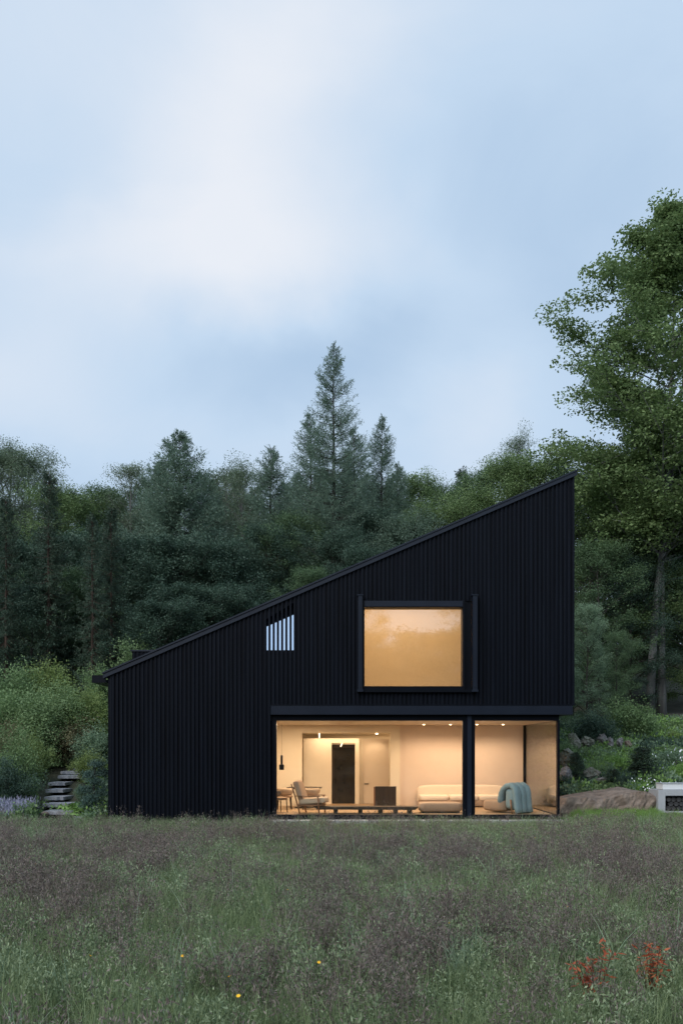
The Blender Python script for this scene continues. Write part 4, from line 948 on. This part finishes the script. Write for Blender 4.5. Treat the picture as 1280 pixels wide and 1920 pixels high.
# ------------------------------------------------------------------ scattered stuff (geometry nodes)
def scatter(name, pts, rot, scl, protos, label, cat, idx=None):
    c = bpy.data.collections.new(name + '_sources')
    for i, me in enumerate(protos):
        me.name = name + '_%02d' % i
        o = bpy.data.objects.new(name + '_source_%02d' % i, me); c.objects.link(o)
    me = bpy.data.meshes.new(name); n = len(pts)
    me.vertices.add(n); me.vertices.foreach_set('co', np.asarray(pts, np.float32).ravel())
    for an, ty, ar in (('rot', 'FLOAT_VECTOR', rot), ('scl', 'FLOAT_VECTOR', scl), ('idx', 'INT', idx)):
        a = me.attributes.new(an, ty, 'POINT'); a.data.foreach_set('vector' if ty == 'FLOAT_VECTOR' else 'value', np.asarray(ar, np.int32 if ty == 'INT' else np.float32).ravel())
    o = link(name, me); tag(o, label, cat, None, 'stuff')
    g = bpy.data.node_groups.new(name + '_nodes', 'GeometryNodeTree')
    g.interface.new_socket('Geometry', in_out='INPUT', socket_type='NodeSocketGeometry'); g.interface.new_socket('Geometry', in_out='OUTPUT', socket_type='NodeSocketGeometry')
    gi = g.nodes.new('NodeGroupInput'); go = g.nodes.new('NodeGroupOutput'); ip = g.nodes.new('GeometryNodeInstanceOnPoints'); ci = g.nodes.new('GeometryNodeCollectionInfo')
    ci.inputs['Collection'].default_value = c; ci.inputs['Separate Children'].default_value = True; ci.inputs['Reset Children'].default_value = True
    ip.inputs['Pick Instance'].default_value = True
    def at(nm, ty):
        a = g.nodes.new('GeometryNodeInputNamedAttribute'); a.data_type = ty; a.inputs['Name'].default_value = nm; return a.outputs['Attribute']
    g.links.new(gi.outputs[0], ip.inputs['Points']); g.links.new(ci.outputs[0], ip.inputs['Instance'])
    g.links.new(at('rot', 'FLOAT_VECTOR'), ip.inputs['Rotation']); g.links.new(at('scl', 'FLOAT_VECTOR'), ip.inputs['Scale']); g.links.new(at('idx', 'INT'), ip.inputs['Instance Index'])
    g.links.new(ip.outputs[0], go.inputs[0])
    md = o.modifiers.new('scatter', 'NODES'); md.node_group = g
    return o
def blades(seed, n, rad, h, w, m, lean=.5, tint0=0, segs=3):
    rng = np.random.default_rng(seed); V = []; Fc = []; T = []
    a = rng.uniform(0, 6.283, n); r = rad * np.sqrt(rng.random(n)); bx, by = r * np.cos(a), r * np.sin(a)
    hh = rng.uniform(.5, 1.15, n) * h; az = rng.uniform(0, 6.283, n); ln = np.abs(rng.normal(0, lean, n)) * hh
    fa = rng.uniform(0, 6.283, n); t = rng.random(n)
    for s in range(segs + 1):
        f = s / segs; cx = bx + np.cos(az) * ln * f ** 2; cy = by + np.sin(az) * ln * f ** 2; cz = hh * (f - .18 * (ln / hh) * f ** 2)
        ww = w * (1 - f ** 1.6 * .93) * .5
        V.append(np.stack([cx - np.cos(fa) * ww, cy - np.sin(fa) * ww, cz], 1)); V.append(np.stack([cx + np.cos(fa) * ww, cy + np.sin(fa) * ww, cz], 1))
    V = np.concatenate(V); i = np.arange(n)
    for s in range(segs): Fc.append(np.stack([i + 2 * s * n, i + (2 * s + 1) * n, i + (2 * s + 3) * n, i + (2 * s + 2) * n], 1)); T.append(t)
    return V, np.concatenate(Fc), np.concatenate(T)
def seedstalks(seed, n, rad, h, per=14, sl=.022, sw=.009, w=.0035, spread=.045, top=.45):
    V, Fc, T = blades(seed, n, rad, h, w, None, .22)
    rng = np.random.default_rng(seed + 99); sz = 3 * 2
    vv = V.reshape(8, n, 3); ctr = (vv[0::2] + vv[1::2]) / 2                     # 4 levels
    si = rng.integers(0, n, n * per); f = rng.uniform(1 - top, 1.02, n * per) * 3; lo = np.clip(f.astype(int), 0, 2); fr = (f - lo)[:, None]
    P = ctr[lo, si] * (1 - fr) + ctr[lo + 1, si] * fr + rng.normal(0, spread, (n * per, 3)) * [1, 1, .5]
    D = norm(rng.normal(0, .6, (n * per, 3)) + [0, 0, .8]); N = norm(rng.normal(0, 1, (n * per, 3))); S = norm(np.cross(D, N)); k = rng.uniform(.6, 1.4, (n * per, 1))
    Q = np.stack([P, P + D * sl * .5 * k + S * sw * .5, P + D * sl * k, P + D * sl * .5 * k - S * sw * .5], 1).reshape(-1, 3)
    o = len(V); qf = np.arange(len(Q)).reshape(-1, 4) + o
    return np.concatenate([V, Q]), np.concatenate([Fc, qf]), np.concatenate([T, rng.random(n * per)])
rng = np.random.default_rng(77)
def meadow_pts(dens, y0=4.2, y1=24.6, margin=2.2, mask=None):
    A = 0; n = int(dens * (y1 - y0) * 24)
    y = rng.uniform(y0, y1, n); x = rng.uniform(-12, 12, n); keep = np.abs(x) < .40 * y + margin
    keep &= ~((x > -6.6) & (x < -1.95) & (y > 23.93)); keep &= ~((x > -1.95) & (x < 6.15) & (y > 23.66)); keep &= ~((x > 6.4) & (y > 25.4))
    keep &= ~((x > 9.2) & (y > 25.1)); keep &= ~((x < -6.75) & (x > -8.9) & (y > 24.1)); 
    if mask is not None: keep &= rng.random(n) < mask(x, y)
    x, y = x[keep], y[keep]; return np.stack([x, y, ground_z(x, y) - .01], 1)
def rs(n, lo, hi, tilt=.10, hvar=.2):
    rot = np.stack([rng.normal(0, tilt, n), rng.normal(0, tilt, n), rng.uniform(0, 6.283, n)], 1); s = rng.uniform(lo, hi, n)
    return rot, np.stack([s, s, s * rng.uniform(1 - hvar, 1 + hvar, n)], 1)
brown = lambda x, y: np.clip((fbm(x * .55 + 3, y * .40, 21) - .47) * 3.4 + .24 * np.exp(-((y - 14) / 6) ** 2) - 1.2 * np.clip((y - 20) / 3, 0, 1) - .5 * np.clip((9.5 - y) / 2, 0, 1) + .02, .05, 1)
def qm(t3, m): return quadmesh('tuft', *t3, m)
hfar = lambda p: np.where(p[:, 1] > 22.8, .72, 1.0)
# green grass
pts = meadow_pts(38, mask=lambda x, y: 1 - .50 * brown(x, y)); rot, sc = rs(len(pts), .5, 1.3, .14, .35); sc *= hfar(pts)[:, None]
scatter('meadow_grass', pts, rot, sc, [qm(blades(i, 60, .20, .34, .0065, None, .55), M['grass']) for i in range(5)], 'green grass of the wild meadow in front of the house', 'grass', rng.integers(0, 5, len(pts)))
# dry brown purple stalks
pts = meadow_pts(16, mask=brown); rot, sc = rs(len(pts), .45, 1.3, .14, .35); sc *= hfar(pts)[:, None]
p2 = meadow_pts(2); r2, s2 = rs(len(p2), .6, 1.35, .1, .3); s2 *= hfar(p2)[:, None]; pts = np.concatenate([pts, p2]); rot = np.concatenate([rot, r2]); sc = np.concatenate([sc, s2])
scatter('dry_weeds', pts, rot, sc, [qm(seedstalks(20 + i, 18, .20, .50, 22, .032, .009, .0046, .026, .55), M['dry']) for i in range(5)], 'dry brown and purplish seed stalks across the meadow', 'dry weeds', rng.integers(0, 5, len(pts)))
# leafy herbs
pts = meadow_pts(20, mask=lambda x, y: np.clip(fbm(x * .8 + 9, y * .6, 31) * 2 - .45 + .5 * np.clip((9 - y) / 3, 0, 1), .08, 1)); rot, sc = rs(len(pts), .45, 1.3, .14, .35); sc *= hfar(pts)[:, None]
scatter('meadow_herbs', pts, rot, sc, [qm(seedstalks(40 + i, 14, .18, .34, 40, .032, .013, .004, .045, .85), M['herb']) for i in range(4)], 'small leafy green herbs among the meadow grass', 'herbs', rng.integers(0, 4, len(pts)))
# long pale blades
pts = meadow_pts(5, mask=lambda x, y: np.clip(fbm(x * .9 + 1, y * .8, 41) * 3.2 - 1.35, .02, 1)); rot, sc = rs(len(pts), .7, 1.25); sc *= hfar(pts)[:, None]
scatter('long_grass', pts, rot, sc, [qm(blades(60 + i, 12, .13, .52, .011, None, .55, segs=5), M['blade']) for i in range(4)], 'long pale blue-green arching blades scattered in the meadow', 'grass', rng.integers(0, 4, len(pts)))
# ground cover on the planted banks
n = 9000; x = rng.uniform(-17, 19, n); y = rng.uniform(24.2, 38, n)
kp = (((x < -6.75) | (x > 6.45)) | (y > 34)) & ~((x > 6.4) & (x < 9.7) & (y < 27.1)) & (np.abs(x) < .43 * y + 2) & ~((x > 9.1) & (x < 13) & (y < 26.6))
px_ = x / y * F + CX
kp &= ~((px_ > 62) & (px_ < 174) & (y < 31.5) & (x < 0)); x, y = x[kp], y[kp]
pts = np.stack([x, y, ground_z(x, y) - .02], 1); rot, sc = rs(len(pts), .7, 1.5)
pr = [qm(seedstalks(80 + i, 16, .22, .26, 22, .075, .045, .004, .07, .9), m) for i, m in enumerate((M['shrub'], M['bright_green'], M['shrub_blue'], M['broad_dark']))]
scatter('ground_cover', pts, rot, sc, pr, 'low mixed green ground cover on the banks beside the house', 'ground cover', np.clip((fbm(x * .7, y * .7, 61) * 5.2 - .6).astype(int) + rng.integers(-1, 2, len(x)), 0, 3))
# lush grass edge right of the house
n = 1500; x = rng.uniform(6.2, 12.5, n); y = rng.uniform(24.0, 25.9, n); kp = ~((x > 6.4) & (x < 9.7) & (y > 25.35)) & ~((x > 9.2) & (y > 25.0)); x, y = x[kp], y[kp]
pts = np.stack([x, y, ground_z(x, y)], 1); rot, sc = rs(len(pts), .45, .75)
scatter('grass_edge', pts, rot, sc, [qm(blades(120 + i, 60, .18, .28, .007, None, .6), M['bright_green']) for i in range(3)], 'fresh green grass strip in front of the long boulder', 'grass', rng.integers(0, 3, len(pts)))

# red-leaved weeds in the foreground
def red_plant(px, toppy, Y, seed, label):
    rng = np.random.default_rng(seed); X = WX(px, Y); z = gz(X, Y); H = WZ(toppy, Y) - z
    t = thing('red_weed', label, 'plant', (X, Y, z), 0, 'red-leaved weeds in the meadow'); mb = MB(); P = []; D = []
    for i in range(9):
        a = rng.uniform(0, 6.28); r = rng.uniform(.02, .17); tip = np.array([r * math.cos(a), r * math.sin(a), H * rng.uniform(.65, 1)])
        b = tip * [.2, .2, 0]; m_ = (b + tip) / 2 * [.8, .8, 1.05]; mb.tube([b, m_, tip], [.006, .0045, .002], 5, False)
        for j in range(20):
            s = rng.uniform(.45, 1.02); q = b * (1 - s) + tip * s; P.append(q + rng.normal(0, .025, 3)); aa = rng.uniform(0, 6.28); D.append((math.cos(aa), math.sin(aa), rng.normal(-.1, .35)))
    n = len(P); tm = bpy.data.meshes.new('stems'); tm.from_pydata(mb.v, [], mb.f); tm.materials.append(M['bark_brown'])
    link('stems', tm, t); link('leaves', leafmesh('leaves', np.array(P), np.array(D), rng.normal(0, .4, (n, 3)) + [0, 0, 1], .072 * rng.uniform(.5, 1.3, n), .025, rng.random(n), M['red_leaf']), t)
red_plant(1112, 1762, 7.4, 1, 'dull red weed with thin upright stems, left one of the two in the foreground')
red_plant(1222, 1764, 7.6, 2, 'brighter orange-red weed nearer the right frame edge in the foreground')
# yellow flowers
fm = None
for i, (px, py) in enumerate(((342, 1293 + 500), (170, 1792), (582, 1780), (598, 1805), (539, 1668), (430, 1831), (447, 1868), (804, 1684), (841, 1731), (1063, 1700), (1226, 1608), (961, 1592), (68, 1620), (1002, 1571))):
    Y = F * (CZ + .12) / (py - HY); X = WX(px, Y); zt_ = WZ(py, Y); z = gz(X, Y)
    if fm is None:
        bm = bmesh.new()
        for k in range(9):
            a = k * .698; c, s = math.cos(a), math.sin(a)
            vs = [bm.verts.new(v) for v in ((0, 0, 0), (c * .011 - s * .005, s * .011 + c * .005, .004), (c * .021, s * .021, .007), (c * .011 + s * .005, s * .011 - c * .005, .004))]; bm.faces.new(vs)
        bmesh.ops.create_icosphere(bm, subdivisions=1, radius=.006)
        fm = bpy.data.meshes.new('petals'); bm.to_mesh(fm); bm.free(); fm.materials.append(M['yellow_fl'])
    t = thing('yellow_flower', 'small yellow wildflower on a thin stem in the meadow', 'flower', (X, Y, z), i, 'yellow wildflowers in the meadow')
    o = link('petals', fm, t, (0, 0, zt_ - z)); o.rotation_euler = (.5, .2, i); o.scale = (1, 1, 1)
    MB().tube([(0, 0, 0), (.01, 0, (zt_ - z) * .5), (0, 0, zt_ - z)], .002, 4, False).build('stem', M['grass'], t)

# the wood behind the camera, seen only as reflections in the glass
rngw = np.random.default_rng(8); pts = []; scw = []
for i in range(40):
    x = -44 + i * 2.3 + rngw.normal(0, .7); y = -27 + rngw.normal(0, 2); pts.append((x, y, gz(x, y))); s = rngw.uniform(.85, 1.15); scw.append((s, s, s * rngw.uniform(.85, 1.2)))
nlow = len(pts)
for i in range(34):
    x = -44 + i * 2.7 + rngw.normal(0, .8); y = -32 + rngw.normal(0, 5); pts.append((x, y, gz(x, y))); s = rngw.uniform(.70, 1.05); scw.append((s, s, s * rngw.uniform(.95, 1.15)))
kind, tm, cm, top, _, _ = PROTO['birch1']; cm2 = PROTO['birch2'][2]
cm3 = PROTO['broad3'][2]; idxw = rngw.integers(0, 2, len(pts)); idxw[:nlow] = 2
scatter('reflected_wood', np.array(pts), np.stack([np.zeros(len(pts)), np.zeros(len(pts)), rngw.uniform(0, 6, len(pts))], 1), np.array(scw), [cm.copy(), cm2.copy(), cm3.copy()], 'wood across the meadow, mirrored in the window glass', 'wood', idxw)
